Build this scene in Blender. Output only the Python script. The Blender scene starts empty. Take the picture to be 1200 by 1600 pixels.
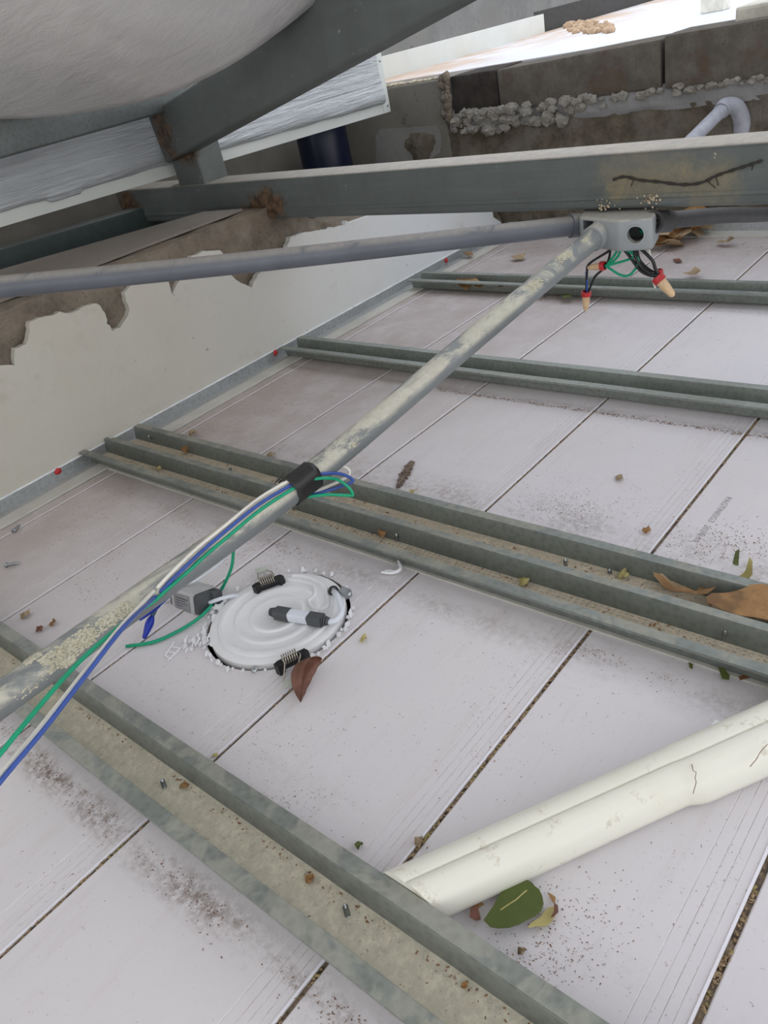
import bpy, bmesh, math, random
import numpy as np
from mathutils import Vector, Matrix, noise

random.seed(7)
C = bpy.context.scene.collection
S = bpy.context.scene

# ------------------------------------------------------------------ camera
PITCH, YAW, ROLL, F = 0.5432306, 0.81128045, -0.22371604, 1229.48
CAMZ = 0.5
f_ = np.array([math.cos(PITCH)*math.cos(YAW), math.cos(PITCH)*math.sin(YAW), -math.sin(PITCH)])
r_ = np.cross(f_, [0, 0, 1]); r_ /= np.linalg.norm(r_); u_ = np.cross(r_, f_)
c_, s_ = math.cos(ROLL), math.sin(ROLL)
R_ = np.array([c_*r_+s_*u_, -s_*r_+c_*u_, f_])
cam_d = bpy.data.cameras.new('camera'); cam = bpy.data.objects.new('camera', cam_d); C.objects.link(cam)
cam_d.sensor_fit = 'VERTICAL'; cam_d.sensor_height = 24; cam_d.lens = 24*F/1600
cam_d.clip_start = 0.01; cam_d.clip_end = 100
m = Matrix(((R_[0][0], R_[1][0], -R_[2][0], 0), (R_[0][1], R_[1][1], -R_[2][1], 0),
            (R_[0][2], R_[1][2], -R_[2][2], CAMZ), (0, 0, 0, 1)))
cam.matrix_world = m
S.camera = cam

# ------------------------------------------------------------------ light
W = bpy.data.worlds.new('sky'); S.world = W; W.use_nodes = True
nt = W.node_tree; nt.nodes.clear()
wo = nt.nodes.new('ShaderNodeOutputWorld'); bg = nt.nodes.new('ShaderNodeBackground')
geo = nt.nodes.new('ShaderNodeTexCoord'); sep = nt.nodes.new('ShaderNodeSeparateXYZ')
ramp = nt.nodes.new('ShaderNodeValToRGB')
nt.links.new(geo.outputs['Generated'], sep.inputs[0]); nt.links.new(sep.outputs['Z'], ramp.inputs[0])
ramp.color_ramp.elements[0].position = 0.0; ramp.color_ramp.elements[0].color = (0.95, 0.93, 0.90, 1)
ramp.color_ramp.elements[1].position = 0.7; ramp.color_ramp.elements[1].color = (0.86, 0.91, 1.0, 1)
nt.links.new(ramp.outputs[0], bg.inputs[0]); nt.links.new(bg.outputs[0], wo.inputs[0])
bg.inputs[1].default_value = 1.45
sun_d = bpy.data.lights.new('sun', 'SUN'); sun = bpy.data.objects.new('sun', sun_d); C.objects.link(sun)
sun_d.energy = 0.5; sun_d.angle = math.radians(2); sun_d.color = (1.0, 0.93, 0.82)
SUN_TO = Vector((0.50, 0.22, -0.84))          # direction the light travels: past the roof edge, down on the far flat roof
sun.rotation_euler = SUN_TO.to_track_quat('-Z', 'Y').to_euler()
S.view_settings.view_transform = 'Standard'; S.view_settings.look = 'None'
S.view_settings.gamma = 1; S.view_settings.exposure = 0.25; S.view_settings.use_curve_mapping = False

# ------------------------------------------------------------------ place on planes of known position
def ray(px, py):
    v = np.array([(px-600)/F, -(py-800)/F, 1.0]); return R_.T @ v
def OZ(px, py, z=0.0):
    d = ray(px, py); t = (z-CAMZ)/d[2]; return Vector((d[0]*t, d[1]*t, z))
def OX(px, py, X):
    d = ray(px, py); t = X/d[0]; return Vector((X, d[1]*t, d[2]*t+CAMZ))
def OY(px, py, Y):
    d = ray(px, py); t = Y/d[1]; return Vector((d[0]*t, Y, d[2]*t+CAMZ))
def AT(px, py, dep):
    d = ray(px, py)*dep; return Vector((d[0], d[1], d[2]+CAMZ))

# ------------------------------------------------------------------ objects
def obj(name, data, mat=None, parent=None, smooth=None, loc=None):
    """data = bmesh or (verts, faces)"""
    me = bpy.data.meshes.new(name)
    if isinstance(data, bmesh.types.BMesh):
        data.to_mesh(me); data.free()
    else:
        me.from_pydata([tuple(v) for v in data[0]], [], data[1])
    me.update()
    o = bpy.data.objects.new(name, me); C.objects.link(o)
    if mat:
        me.materials.append(mat)
    if smooth is not None:
        for p in me.polygons: p.use_smooth = True
        if smooth > 0:
            me.set_sharp_from_angle(angle=math.radians(smooth))
    if parent:
        o.parent = parent
        o.matrix_parent_inverse = Matrix.Translation(parent.location).inverted() if parent.parent is None else Matrix.Identity(4)
    return o
def thing(name, label, cat, loc=(0, 0, 0), group=None):
    o = bpy.data.objects.new(name, None); C.objects.link(o); o.location = loc; o.empty_display_size = 0.02
    o['label'] = label; o['category'] = cat
    if group: o['group'] = group
    return o
def tag(o, label, cat, group=None, kind=None):
    o['label'] = label; o['category'] = cat
    if group: o['group'] = group
    if kind: o['kind'] = kind
    return o
def struct(o):
    o['kind'] = 'structure'; return o

# ------------------------------------------------------------------ meshes
def box_bm(lo, hi, bev=0.0, bm=None):
    bm2 = bmesh.new()
    bmesh.ops.create_cube(bm2, size=1)
    for v in bm2.verts:
        v.co = Vector([lo[i] + (v.co[i]+.5)*(hi[i]-lo[i]) for i in range(3)])
    if bev: bmesh.ops.bevel(bm2, geom=bm2.edges[:], offset=bev, segments=2, affect='EDGES', profile=0.6)
    if bm is None: return bm2
    join(bm, bm2); return bm
def join(a, b):
    me = bpy.data.meshes.new('tmp'); b.to_mesh(me); b.free(); a.from_mesh(me); bpy.data.meshes.remove(me)
def smooth_path(pts, n=8):
    P = [Vector(p) for p in pts]; out = []
    for i in range(len(P)-1):
        p0 = P[max(i-1, 0)]; p1 = P[i]; p2 = P[i+1]; p3 = P[min(i+2, len(P)-1)]
        for k in range(n):
            t = k/n
            out.append(0.5*((2*p1)+(-p0+p2)*t+(2*p0-5*p1+4*p2-p3)*t*t+(-p0+3*p1-3*p2+p3)*t**3))
    out.append(P[-1]); return out
def tube(pts, r, seg=10, caps=True, bm=None):
    """r number or list"""
    bm = bm or bmesh.new(); n = len(pts); P = [Vector(p) for p in pts]
    rr = r if isinstance(r, (list, tuple)) else [r]*n
    t = (P[1]-P[0]).normalized(); a = t.orthogonal().normalized(); rings = []
    for i in range(n):
        tt = (P[min(i+1, n-1)]-P[max(i-1, 0)])
        if tt.length < 1e-9: tt = t
        tt.normalize()
        a = (a - tt*a.dot(tt)).normalized(); b = tt.cross(a)
        rings.append([bm.verts.new(P[i]+rr[i]*(math.cos(2*math.pi*k/seg)*a+math.sin(2*math.pi*k/seg)*b)) for k in range(seg)])
    for i in range(n-1):
        for k in range(seg):
            bm.faces.new((rings[i][k], rings[i][(k+1) % seg], rings[i+1][(k+1) % seg], rings[i+1][k]))
    if caps:
        bm.faces.new(rings[0][::-1]); bm.faces.new(rings[-1])
    return bm
def hollow(p0, p1, ro, ri, seg=32, bm=None):
    bm = bm or bmesh.new(); p0 = Vector(p0); p1 = Vector(p1); t = (p1-p0).normalized(); a = t.orthogonal().normalized(); b = t.cross(a)
    def ring(p, r): return [bm.verts.new(p+r*(math.cos(2*math.pi*k/seg)*a+math.sin(2*math.pi*k/seg)*b)) for k in range(seg)]
    R = [ring(p0, ri), ring(p0, ro), ring(p1, ro), ring(p1, ri)]
    for q in range(4):
        A, B = R[q], R[(q+1) % 4]
        for k in range(seg): bm.faces.new((A[k], A[(k+1) % seg], B[(k+1) % seg], B[k]))
    return bm
def sweep(profile, p0, p1, side, up, closed=True, caps=True, bm=None, nseg=1):
    """profile list of (s,u)"""
    bm = bm or bmesh.new(); p0 = Vector(p0); p1 = Vector(p1); side = Vector(side); up = Vector(up); R = []
    for i in range(nseg+1):
        p = p0.lerp(p1, i/nseg)
        R.append([bm.verts.new(p+side*s+up*u) for s, u in profile])
    n = len(profile)
    for i in range(nseg):
        for k in range(n if closed else n-1):
            bm.faces.new((R[i][k], R[i][(k+1) % n], R[i+1][(k+1) % n], R[i+1][k]))
    if closed and caps:
        bm.faces.new(R[0][::-1]); bm.faces.new(R[-1])
    return bm
def rrect(w, h, r, n=3):
    out = []
    for cx, cy, a0 in ((w/2-r, h/2-r, 0), (-w/2+r, h/2-r, 90), (-w/2+r, -h/2+r, 180), (w/2-r, -h/2+r, 270)):
        for k in range(n+1):
            a = math.radians(a0+90*k/n); out.append((cx+r*math.cos(a), cy+r*math.sin(a)))
    return out
def beam(p0, p1, w, h, up=(0, 0, 1), r=0.005, nseg=1):
    p0 = Vector(p0); p1 = Vector(p1); t = (p1-p0).normalized(); sd = t.cross(Vector(up)).normalized(); u = sd.cross(t)
    return sweep(rrect(w, h, r), p0, p1, sd, u, nseg=nseg)
def lathe(prof, base, axis, seg=32, bm=None):
    """prof list of (r, h)"""
    bm = bm or bmesh.new(); base = Vector(base); t = Vector(axis).normalized(); a = t.orthogonal().normalized(); b = t.cross(a); R = []
    for r, h in prof:
        if r < 1e-7: R.append([bm.verts.new(base+t*h)])
        else: R.append([bm.verts.new(base+t*h+r*(math.cos(2*math.pi*k/seg)*a+math.sin(2*math.pi*k/seg)*b)) for k in range(seg)])
    for A, B in zip(R[:-1], R[1:]):
        for k in range(seg):
            k2 = (k+1) % seg
            if len(A) == 1 and len(B) > 1: bm.faces.new((A[0], B[k2], B[k]))
            elif len(B) == 1 and len(A) > 1: bm.faces.new((A[k], A[k2], B[0]))
            elif len(A) > 1: bm.faces.new((A[k], A[k2], B[k2], B[k]))
    return bm
def blob(c, r, sq=(1, 1, 1), seed=0, sub=2, amp=.3, fr=1.2, bm=None, rot=None):
    b = bmesh.new(); bmesh.ops.create_icosphere(b, subdivisions=sub, radius=1)
    for v in b.verts:
        d = 1+amp*noise.noise(v.co*fr+Vector((seed*3.1, seed*1.7, seed)))
        co = Vector((v.co.x*sq[0], v.co.y*sq[1], v.co.z*sq[2]))*d*r
        if rot: co = rot @ co
        v.co = co+Vector(c)
    if bm is None: return b
    join(bm, b); return bm
def sheet_from_outline(pts, thick, lift=None, div=3):
    """filled outline (list of 3D points, roughly flat in xy or any plane) with real thickness"""
    bm = bmesh.new(); vs = [bm.verts.new(p) for p in pts]
    f = bm.faces.new(vs); bm.normal_update()
    n = f.normal.copy()
    bmesh.ops.triangulate(bm, faces=[f])
    if div:
        bmesh.ops.subdivide_edges(bm, edges=bm.edges[:], cuts=div, use_grid_fill=True)
        bmesh.ops.triangulate(bm, faces=bm.faces[:])
    if lift:
        for v in bm.verts: v.co = lift(v.co)
    r = bmesh.ops.extrude_face_region(bm, geom=bm.faces[:])
    for g in r['geom']:
        if isinstance(g, bmesh.types.BMVert): g.co = g.co - n*thick
    bmesh.ops.recalc_face_normals(bm, faces=bm.faces[:])
    return bm

# ------------------------------------------------------------------ materials
class M:
    def __init__(s, name, rough=.6, metal=0., spec=.4):
        s.m = bpy.data.materials.new(name); s.m.use_nodes = True; s.t = s.m.node_tree
        s.b = s.t.nodes['Principled BSDF']; s.b.inputs['Roughness'].default_value = rough; s.b.inputs['Metallic'].default_value = metal
        s.b.inputs['Specular IOR Level'].default_value = spec
        s.co = s.t.nodes.new('ShaderNodeTexCoord').outputs['Object']
        s.col = None
    def n(s, t, **k):
        q = s.t.nodes.new(t)
        for a, b in k.items(): setattr(q, a, b)
        return q
    def link(s, a, b): s.t.links.new(a, b)
    def map(s, scale=(1, 1, 1), rot=(0, 0, 0)):
        q = s.n('ShaderNodeMapping'); q.inputs['Scale'].default_value = scale; q.inputs['Rotation'].default_value = rot
        s.link(s.co, q.inputs[0]); return q.outputs[0]
    def noise(s, sc, det=6, rough=.6, vec=None, dist=0):
        q = s.n('ShaderNodeTexNoise'); q.inputs['Scale'].default_value = sc; q.inputs['Detail'].default_value = det
        q.inputs['Roughness'].default_value = rough; q.inputs['Distortion'].default_value = dist
        s.link(vec if vec is not None else s.co, q.inputs['Vector']); return q.outputs[0]
    def vor(s, sc, feat='F1', vec=None):
        q = s.n('ShaderNodeTexVoronoi', feature=feat); q.inputs['Scale'].default_value = sc
        s.link(vec if vec is not None else s.co, q.inputs['Vector']); return q.outputs[0]
    def ss(s, v, a, b, x=0., y=1.):
        q = s.n('ShaderNodeMapRange', interpolation_type='SMOOTHSTEP')
        for i, w in zip(('From Min', 'From Max', 'To Min', 'To Max'), (a, b, x, y)): q.inputs[i].default_value = w
        s.link(v, q.inputs['Value']); return q.outputs[0]
    def math(s, op, a, b=None, cl=False):
        q = s.n('ShaderNodeMath', operation=op, use_clamp=cl)
        for i, w in enumerate((a, b)):
            if w is None: continue
            if isinstance(w, (int, float)): q.inputs[i].default_value = w
            else: s.link(w, q.inputs[i])
        return q.outputs[0]
    def mix(s, fac, a, b):
        q = s.n('ShaderNodeMix', data_type='RGBA')
        for sock, w in ((q.inputs[0], fac), (q.inputs[6], a), (q.inputs[7], b)):
            if isinstance(w, tuple): sock.default_value = (*w, 1) if len(w) == 3 else w
            elif isinstance(w, (int, float)): sock.default_value = w
            else: s.link(w, sock)
        return q.outputs[2]
    def sep(s, v=None):
        q = s.n('ShaderNodeSeparateXYZ'); s.link(v if v is not None else s.co, q.inputs[0]); return q.outputs
    def out(s, col, rough=None):
        if isinstance(col, tuple): s.b.inputs['Base Color'].default_value = (*col, 1)
        else: s.link(col, s.b.inputs['Base Color'])
        if rough is not None: s.link(rough, s.b.inputs['Roughness'])
        return s
    def bump(s, h, st=.3, d=.002):
        q = s.n('ShaderNodeBump'); q.inputs['Strength'].default_value = st; q.inputs['Distance'].default_value = d
        s.link(h, q.inputs['Height']); s.link(q.outputs[0], s.b.inputs['Normal']); return s
def plain(name, col, rough=.5, metal=0., spec=.4, var=.12, sc=60):
    q = M(name, rough, metal, spec); n = q.noise(sc, 4)
    dark = tuple(c*(1-var) for c in col); lite = tuple(min(1, c*(1+var)) for c in col)
    q.out(q.mix(q.ss(n, .3, .7), dark, lite)); return q.m

def upmask(q, a=.55, b=.9):
    g = q.n('ShaderNodeNewGeometry'); z = q.sep(g.outputs['Normal'])[2]; return q.ss(z, a, b)

# PVC ceiling boards, dusty
def ceiling_mat():
    q = M('pvc_boards', .42, 0, .45)
    x, y, z = q.sep()[0:3]
    big = q.noise(2.2, 5, .6); mid = q.noise(9, 8, .7); fine = q.noise(140, 6, .75); vf = q.noise(420, 3, .7)
    base = q.mix(q.ss(big, .35, .65), (.715, .685, .71), (.76, .725, .735))
    # film of pink-brown dust, thicker towards the left wall
    wallside = q.ss(y, .45, 1.0); farl = q.ss(q.math('ADD', y, q.math('MULTIPLY', x, .35)), .75, 1.3)
    film = q.math('MULTIPLY', q.math('ADD', q.math('MULTIPLY', farl, .85), .06), q.ss(mid, .25, .62, .55, 1.0))
    c = q.mix(film, base, (.40, .34, .315))
    # streaky smears
    sm = q.noise(3, 6, .7, q.map((2, 14, 1), (0, 0, .2)))
    c = q.mix(q.math('MULTIPLY', q.ss(sm, .52, .72), .18), c, (.50, .42, .38))
    # rows of soil beside the channels
    rows = None
    for x0, wd, st in ((.108, .020, .95), (.46, .035, .35), (.635, .05, .45), (.895, .012, .55), (1.285, .02, .4), (1.60, .04, .4), (.225, .02, .12)):
        band = q.math('SUBTRACT', 1.0, q.math('DIVIDE', q.math('ABSOLUTE', q.math('SUBTRACT', x, x0)), wd), True)
        nb = q.noise(26, 6, .72, q.map((1, .45, 1)))
        b2 = q.math('MULTIPLY', q.math('MULTIPLY', band, q.ss(nb, .38, .62)), st)
        rows = b2 if rows is None else q.math('MAXIMUM', rows, b2)
    grain = q.ss(fine, .36, .6)
    c = q.mix(q.math('MULTIPLY', rows, grain), c, (.17, .115, .08))
    # speckles
    dens = q.ss(q.noise(5.5, 4, .6), .42, .68)
    sp = q.math('MULTIPLY', q.ss(q.noise(190, 3, .8), .63, .70), q.math('ADD', q.math('MULTIPLY', dens, .9), .15))
    c = q.mix(sp, c, (.27, .14, .09))
    sp2 = q.math('MULTIPLY', q.ss(vf, .66, .72), .5)
    c = q.mix(sp2, c, (.36, .27, .24))
    # dirt in the joints: below the surface
    c = q.mix(q.math('MULTIPLY', q.ss(z, .0003, .0006), q.ss(mid, .35, .5, .5, 1)), c, (.82, .80, .86))
    c = q.mix(q.math('MULTIPLY', q.ss(z, -.00038, -.00055), q.ss(q.noise(60, 5, .8), .4, .6, .15, .8)), c, (.30, .24, .21))
    deep = q.ss(z, -.0010, -.0022)
    c = q.mix(deep, c, q.mix(q.ss(q.noise(90, 5, .8), .4, .6), (.11, .08, .055), (.30, .23, .16)))
    q.out(c, q.ss(mid, .3, .7, .38, .6)); q.bump(fine, .08, .0006)
    return q.m
MC = ceiling_mat()

def galv(name, base=(.30, .325, .315), dust=(.46, .43, .36), da=.6, metal=.45, rough=.45, dustlow=None, spl=None):
    q = M(name, rough, metal, .5)
    v = q.vor(150); n1 = q.noise(7, 6, .7); n2 = q.noise(120, 5, .7)
    c = q.mix(q.ss(v, .1, .7), tuple(b*.9 for b in base), tuple(b*1.1 for b in base))
    c = q.mix(q.math('MULTIPLY', q.ss(n1, .42, .62), .35), c, tuple(b*.6 for b in base))
    up = upmask(q)
    if dustlow is not None:      # dust that has settled on the floor of the channel
        z = q.sep()[2]; low = q.ss(z, dustlow+.004, dustlow+.0015)
        d = q.math('MULTIPLY', q.math('MULTIPLY', low, up), q.ss(q.noise(150, 5, .8), .30, .52, .6, 1.0))
        rim = q.math('MULTIPLY', q.math('SUBTRACT', up, low, True), q.ss(q.noise(22, 5, .6, None, 1.0), .44, .54, 0, .22))
        d = q.math('MAXIMUM', d, rim); d = q.math('MULTIPLY', d, da/.6, True)
    else:
        d = q.math('MULTIPLY', up, q.ss(n2, .25, .6, .4, 1.0)); d = q.math('MULTIPLY', d, da)
    c = q.mix(d, c, q.mix(q.ss(n2, .4, .7), dust, tuple(min(1, x*1.25) for x in dust)))
    mm = q.math('MULTIPLY', q.math('SUBTRACT', 1.0, d, True), metal); q.link(mm, q.b.inputs['Metallic'])
    q.out(c, q.math('ADD', q.math('MULTIPLY', d, .35), rough)); q.bump(n2, .12, .0006)
    return q.m
M_CH1 = galv('galvanised_dusty', (.265, .285, .262), (.56, .52, .41), .62, dustlow=.0040)
M_CH2 = galv('galvanised_channel', (.225, .245, .225), (.54, .47, .36), .6, dustlow=.0040)
M_CH3 = galv('galvanised_pale', (.25, .275, .25), (.40, .38, .34), .4, dustlow=.0040)
M_TRACK = galv('galvanised_track', (.42, .44, .45), (.42, .41, .38), .5, metal=.5, rough=.4)

def steel_mat(name, base=(.085, .098, .092), dust=(.40, .355, .30), da=.8, rust=.5, up0=.6, spots=(), yel=()):
    q = M(name, .5, .1, .4); n = q.noise(5, 6, .7); n2 = q.noise(60, 5, .75); sc = q.noise(14, 8, .8, q.map((1, 1, 1)), 1.5)
    st = q.noise(4, 4, .6, q.map((14, 1, 14)))
    c = q.mix(q.ss(n, .3, .7), tuple(b*.85 for b in base), tuple(b*1.2 for b in base))
    c = q.mix(q.math('MULTIPLY', q.ss(st, .5, .7), .25), c, tuple(b*1.6 for b in base))
    c = q.mix(q.math('MULTIPLY', q.ss(sc, .60, .68), rust), c, (.11, .06, .03))
    c = q.mix(q.math('MULTIPLY', q.ss(q.noise(75, 3, .7), .69, .72), .7), c, (.40, .40, .36))
    for lst, cc1, cc2, amt in ((spots, (.05, .032, .022), (.17, .10, .055), .95), (yel, (.20, .17, .11), (.30, .24, .13), .30)):
        for (ctr, rad, sc3) in lst:
            sub = q.n('ShaderNodeVectorMath', operation='SUBTRACT'); q.link(q.co, sub.inputs[0]); sub.inputs[1].default_value = ctr
            mul = q.n('ShaderNodeVectorMath', operation='MULTIPLY'); q.link(sub.outputs[0], mul.inputs[0]); mul.inputs[1].default_value = sc3
            ln = q.n('ShaderNodeVectorMath', operation='LENGTH'); q.link(mul.outputs[0], ln.inputs[0])
            dd = q.math('ADD', q.math('DIVIDE', ln.outputs['Value'], rad), q.math('MULTIPLY', q.noise(38, 6, .75), 1.6))
            c = q.mix(q.math('MULTIPLY', q.ss(dd, 1.85, 1.35), amt), c, q.mix(q.ss(n2, .4, .6), cc1, cc2))
    d = q.math('MULTIPLY', upmask(q, up0, .95), q.ss(n2, .2, .55, .6, 1.0)); d = q.math('MULTIPLY', d, da)
    c = q.mix(d, c, q.mix(q.ss(n2, .4, .7), dust, tuple(x*1.2 for x in dust)))
    q.out(c); q.bump(n2, .1, .0008); return q.m
def T3(v): return (v[0], v[1], v[2])
M_STEEL = steel_mat('grey_primed_steel', (.100, .114, .112), spots=[(T3(OX(418, 320, 1.0)), .045, (1, .8, 1.3)), (T3(OX(400, 330, 1.0)), .03, (1, .6, 1.5)), (T3(OX(205, 330, 1.0)), .05, (1, 1, 1))],
                    yel=[(T3(OX(1000, 270, 1.0)), .05, (1, .7, 1.2)), (T3(OX(1110, 295, 1.0)), .045, (1, 1, .9)), (T3(OX(1040, 285, 1.0)), .05, (1, .5, 2.2)), (T3(OX(965, 290, 1.0)), .02, (1, 1, 1))])
M_STEEL2 = steel_mat('grey_primed_steel_dark', (.095, .108, .105), da=.3, rust=.35, spots=[(T3(AT(275, 200, 1.50)), .055, (1, 1, .8)), (T3(AT(290, 232, 1.5)), .035, (1, 1, 1)), (T3(AT(335, 272, 1.45)), .022, (1, 1, 1)), (T3(AT(395, 105, 1.25)), .012, (1, 1, 1))])
M_GREEN = steel_mat('green_black_steel', (.05, .068, .066), da=.15, rust=.1)

def conduit_mat(name, base, dust, a=.9, patch=.48, bl=.0):
    q = M(name, .5, 0, .45); n1 = q.noise(16, 7, .7, q.map((.45, 1, 1)), .8); n2 = q.noise(110, 5, .75)
    up = upmask(q, -.05+bl, .5+bl)
    p = q.ss(n1, patch-.05, patch+.05)
    d = q.math('MULTIPLY', q.math('MULTIPLY', up, q.math('ADD', q.math('MULTIPLY', p, .95), .05, True)), a)
    c = q.mix(q.ss(q.noise(8, 4), .3, .7), tuple(b*.85 for b in base), tuple(b*1.15 for b in base))
    c = q.mix(d, c, q.mix(q.ss(n2, .35, .65), tuple(x*.85 for x in dust), dust))
    q.out(c, q.math('ADD', q.math('MULTIPLY', d, .4), .42)); q.bump(n2, .15, .0008); return q.m
M_CON2 = conduit_mat('conduit_plastered', (.19, .205, .21), (.58, .56, .47), .95, .50)
M_CON1 = conduit_mat('conduit_grey', (.115, .125, .15), (.36, .34, .31), .75, .40, .35)
M_CON3 = plain('conduit_charcoal', (.045, .045, .047), .5, var=.2)
M_CONB = plain('conduit_light_grey', (.36, .37, .42), .45)

def plaster_mat():
    q = M('wall_plaster', .85, 0, .2); n = q.noise(3, 7, .65); n2 = q.noise(11, 8, .72); n3 = q.noise(70, 6, .7)
    x, y, z = q.sep()[0:3]
    c = q.mix(q.ss(x, .55, 1.5), (.53, .505, .445), (.68, .70, .72))  # plaster turns paler and bluer along x: daylight put into its colour
    c = q.mix(q.math('MULTIPLY', q.ss(n, .45, .65), .45), c, (.58, .57, .52))
    c = q.mix(q.math('MULTIPLY', q.ss(n2, .56, .70), .30), c, (.36, .34, .29))
    c = q.mix(q.math('MULTIPLY', q.ss(q.noise(55, 3, .6), .70, .73), .6), c, (.24, .2, .17))
    q.out(c); q.bump(q.math('ADD', q.math('MULTIPLY', n2, 2.0), q.math('MULTIPLY', n3, .5)), .35, .004); return q.m
M_PLAS = plaster_mat()
def mortar_mat(name, a, b, c3, sc=18, st=.9, rp=.6):
    q = M(name, .95, 0, .15); n = q.noise(sc, 9, .78); n2 = q.noise(sc*4, 6, .75); v = q.noise(sc*.35, 4, .6)
    c = q.mix(q.ss(n, .35, .65), a, b); c = q.mix(q.math('MULTIPLY', q.ss(v, .5, .62), rp), c, c3)
    c = q.mix(q.math('MULTIPLY', q.ss(n2, .58, .66), .5), c, tuple(x*.45 for x in a))
    q.out(c); q.bump(q.math('ADD', n, q.math('MULTIPLY', n2, .5)), st, .01); return q.m
M_CORE = mortar_mat('rough_mortar', (.20, .165, .13), (.36, .31, .25), (.30, .24, .18))
M_LUMP = mortar_mat('pale_mortar', (.33, .31, .275), (.50, .475, .43), (.40, .36, .30), 60, .8)
M_BLOCK = mortar_mat('concrete_block', (.11, .10, .085), (.17, .155, .135), (.115, .075, .05), 25, .5)
M_BLOCKD = mortar_mat('concrete_block_dark', (.04, .035, .032), (.07, .062, .055), (.10, .06, .045), 25, .5)
M_ROUGHW = mortar_mat('rough_block_wall', (.16, .135, .10), (.30, .26, .20), (.38, .36, .33), 30, 1.0, .35)
M_CEM = mortar_mat('smeared_cement', (.25, .25, .25), (.34, .34, .34), (.30, .30, .29), 12, .4)
M_PIER = mortar_mat('grey_render', (.19, .18, .15), (.24, .23, .205), (.15, .145, .09), 5, .2)
M_PATCH = mortar_mat('render_patch', (.24, .235, .225), (.30, .295, .285), (.26, .25, .23), 9, .3)
M_LEDGE = mortar_mat('taupe_ledge', (.22, .195, .17), (.27, .24, .21), (.25, .22, .19), 6, .2)
M_REAR = plain('taupe_rear', (.18, .165, .14), .8, var=.15, sc=9)
M_DARK = plain('dark_slab', (.055, .055, .055), .8)
M_GREYW = mortar_mat('grey_far_wall', (.15, .155, .16), (.21, .215, .215), (.18, .18, .17), 6, .2)
M_ROOM = plain('room_paint', (.30, .29, .28), .9)

def white_metal():
    q = M('white_sheet_metal', .35, 0, .5); n = q.noise(5, 5, .6)
    c = q.mix(q.ss(n, .35, .7), (.60, .63, .61), (.68, .71, .69)); q.out(c); return q.m
M_WMET = white_metal()
def foil(name, a, b, dirr, st):
    q = M(name, .38, .25, .5)
    w = q.noise(26, 5, .65, q.map(*dirr), .6); n = q.noise(4, 4)
    c = q.mix(q.ss(n, .35, .65), a, b); q.out(c, q.ss(w, .3, .7, .3, .55)); q.bump(w, st, .012); return q.m
M_FOIL = foil('foil_facing', (.50, .53, .56), (.58, .61, .64), ((.22, 1, 3.6), (0, 0, 0)), .8)
M_SAG = foil('sagging_foil', (.58, .575, .585), (.66, .65, .655), ((2.2, .5, 2.2), (0, 0, .6)), .20)
def roof_mat():
    q = M('white_roof_deck', .7, 0, .3); n = q.noise(4, 6, .7); y = q.sep()[1]
    d = q.math('MULTIPLY', q.ss(y, 1.0, 1.6), q.ss(n, .4, .6, .3, 1))
    q.out(q.mix(d, (.64, .68, .76), (.50, .38, .29))); return q.m
M_DECK = roof_mat()
def pvc_mat():
    q = M('cream_pvc', .38, 0, .5); n = q.noise(6, 6, .7); n2 = q.noise(45, 6, .75)
    c = q.mix(q.math('MULTIPLY', q.ss(n, .45, .7), .45), (.80, .785, .69), (.72, .66, .50))
    c = q.mix(q.math('MULTIPLY', q.ss(n2, .58, .66), .5), c, (.50, .41, .29)); q.out(c); return q.m
M_PVC = pvc_mat()
M_BLK = plain('black_plastic', (.012, .012, .013), .45)
M_TAPE = plain('black_tape', (.022, .022, .022), .38)
M_SPRING = plain('spring_wire', (.42, .38, .32), .3, .9)
M_LAMP = plain('white_enamel', (.80, .80, .81), .38, var=.04, sc=20)
M_CABLE = plain('white_cable', (.70, .73, .80), .35, var=.03)
M_WWIRE = plain('white_wire_insulation', (.80, .77, .70), .35, var=.04)
M_BWIRE = plain('blue_wire_insulation', (.045, .095, .36), .3, var=.1)
M_GWIRE = plain('green_wire_insulation', (.005, .33, .17), .3, var=.08)
M_KWIRE = plain('black_wire_insulation', (.012, .012, .014), .3)
M_BTAPE = plain('blue_tape', (.008, .03, .33), .35)
M_TAN = plain('tan_connector', (.66, .47, .28), .45)
M_RED = plain('red_plastic', (.50, .03, .035), .4)
M_CHAR = plain('charcoal_plastic', (.075, .08, .085), .5)
M_DRV = plain('pale_grey_plastic', (.48, .48, .48), .45, var=.04)
M_LABEL = plain('grey_label', (.27, .27, .28), .5)
M_ZINC = plain('zinc_screw', (.42, .44, .45), .28, .9)
M_BARREL = plain('navy_plastic', (.006, .010, .032), .35)
M_WSHRED = plain('white_pvc_shavings', (.85, .85, .87), .4, var=.03)
M_BOX = conduit_mat('junction_box_grey', (.27, .29, .30), (.50, .48, .43), .95, .40, .3)
def leaf_mat(name, a, b, c3, sc=45):
    q = M(name, .55, 0, .35); n = q.noise(sc, 6, .7); n2 = q.noise(sc*.4, 4)
    c = q.mix(q.ss(n, .35, .65), a, b); c = q.mix(q.ss(n2, .52, .64), c, c3); q.out(c); q.bump(n, .4, .001); return q.m
M_LEAFG = leaf_mat('green_leaf', (.075, .10, .022), (.10, .13, .03), (.12, .14, .03), 30)
M_LEAFB = leaf_mat('brown_leaf', (.20, .085, .035), (.34, .17, .07), (.26, .11, .045))
M_LEAFO = leaf_mat('ochre_leaf', (.27, .14, .05), (.38, .21, .08), (.17, .09, .035), 40)
M_LEAFR = leaf_mat('red_brown_leaf', (.12, .05, .032), (.22, .10, .07), (.16, .065, .045))
M_LEAFY = leaf_mat('yellow_green_leaf', (.42, .36, .13), (.52, .44, .20), (.35, .33, .12))
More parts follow.
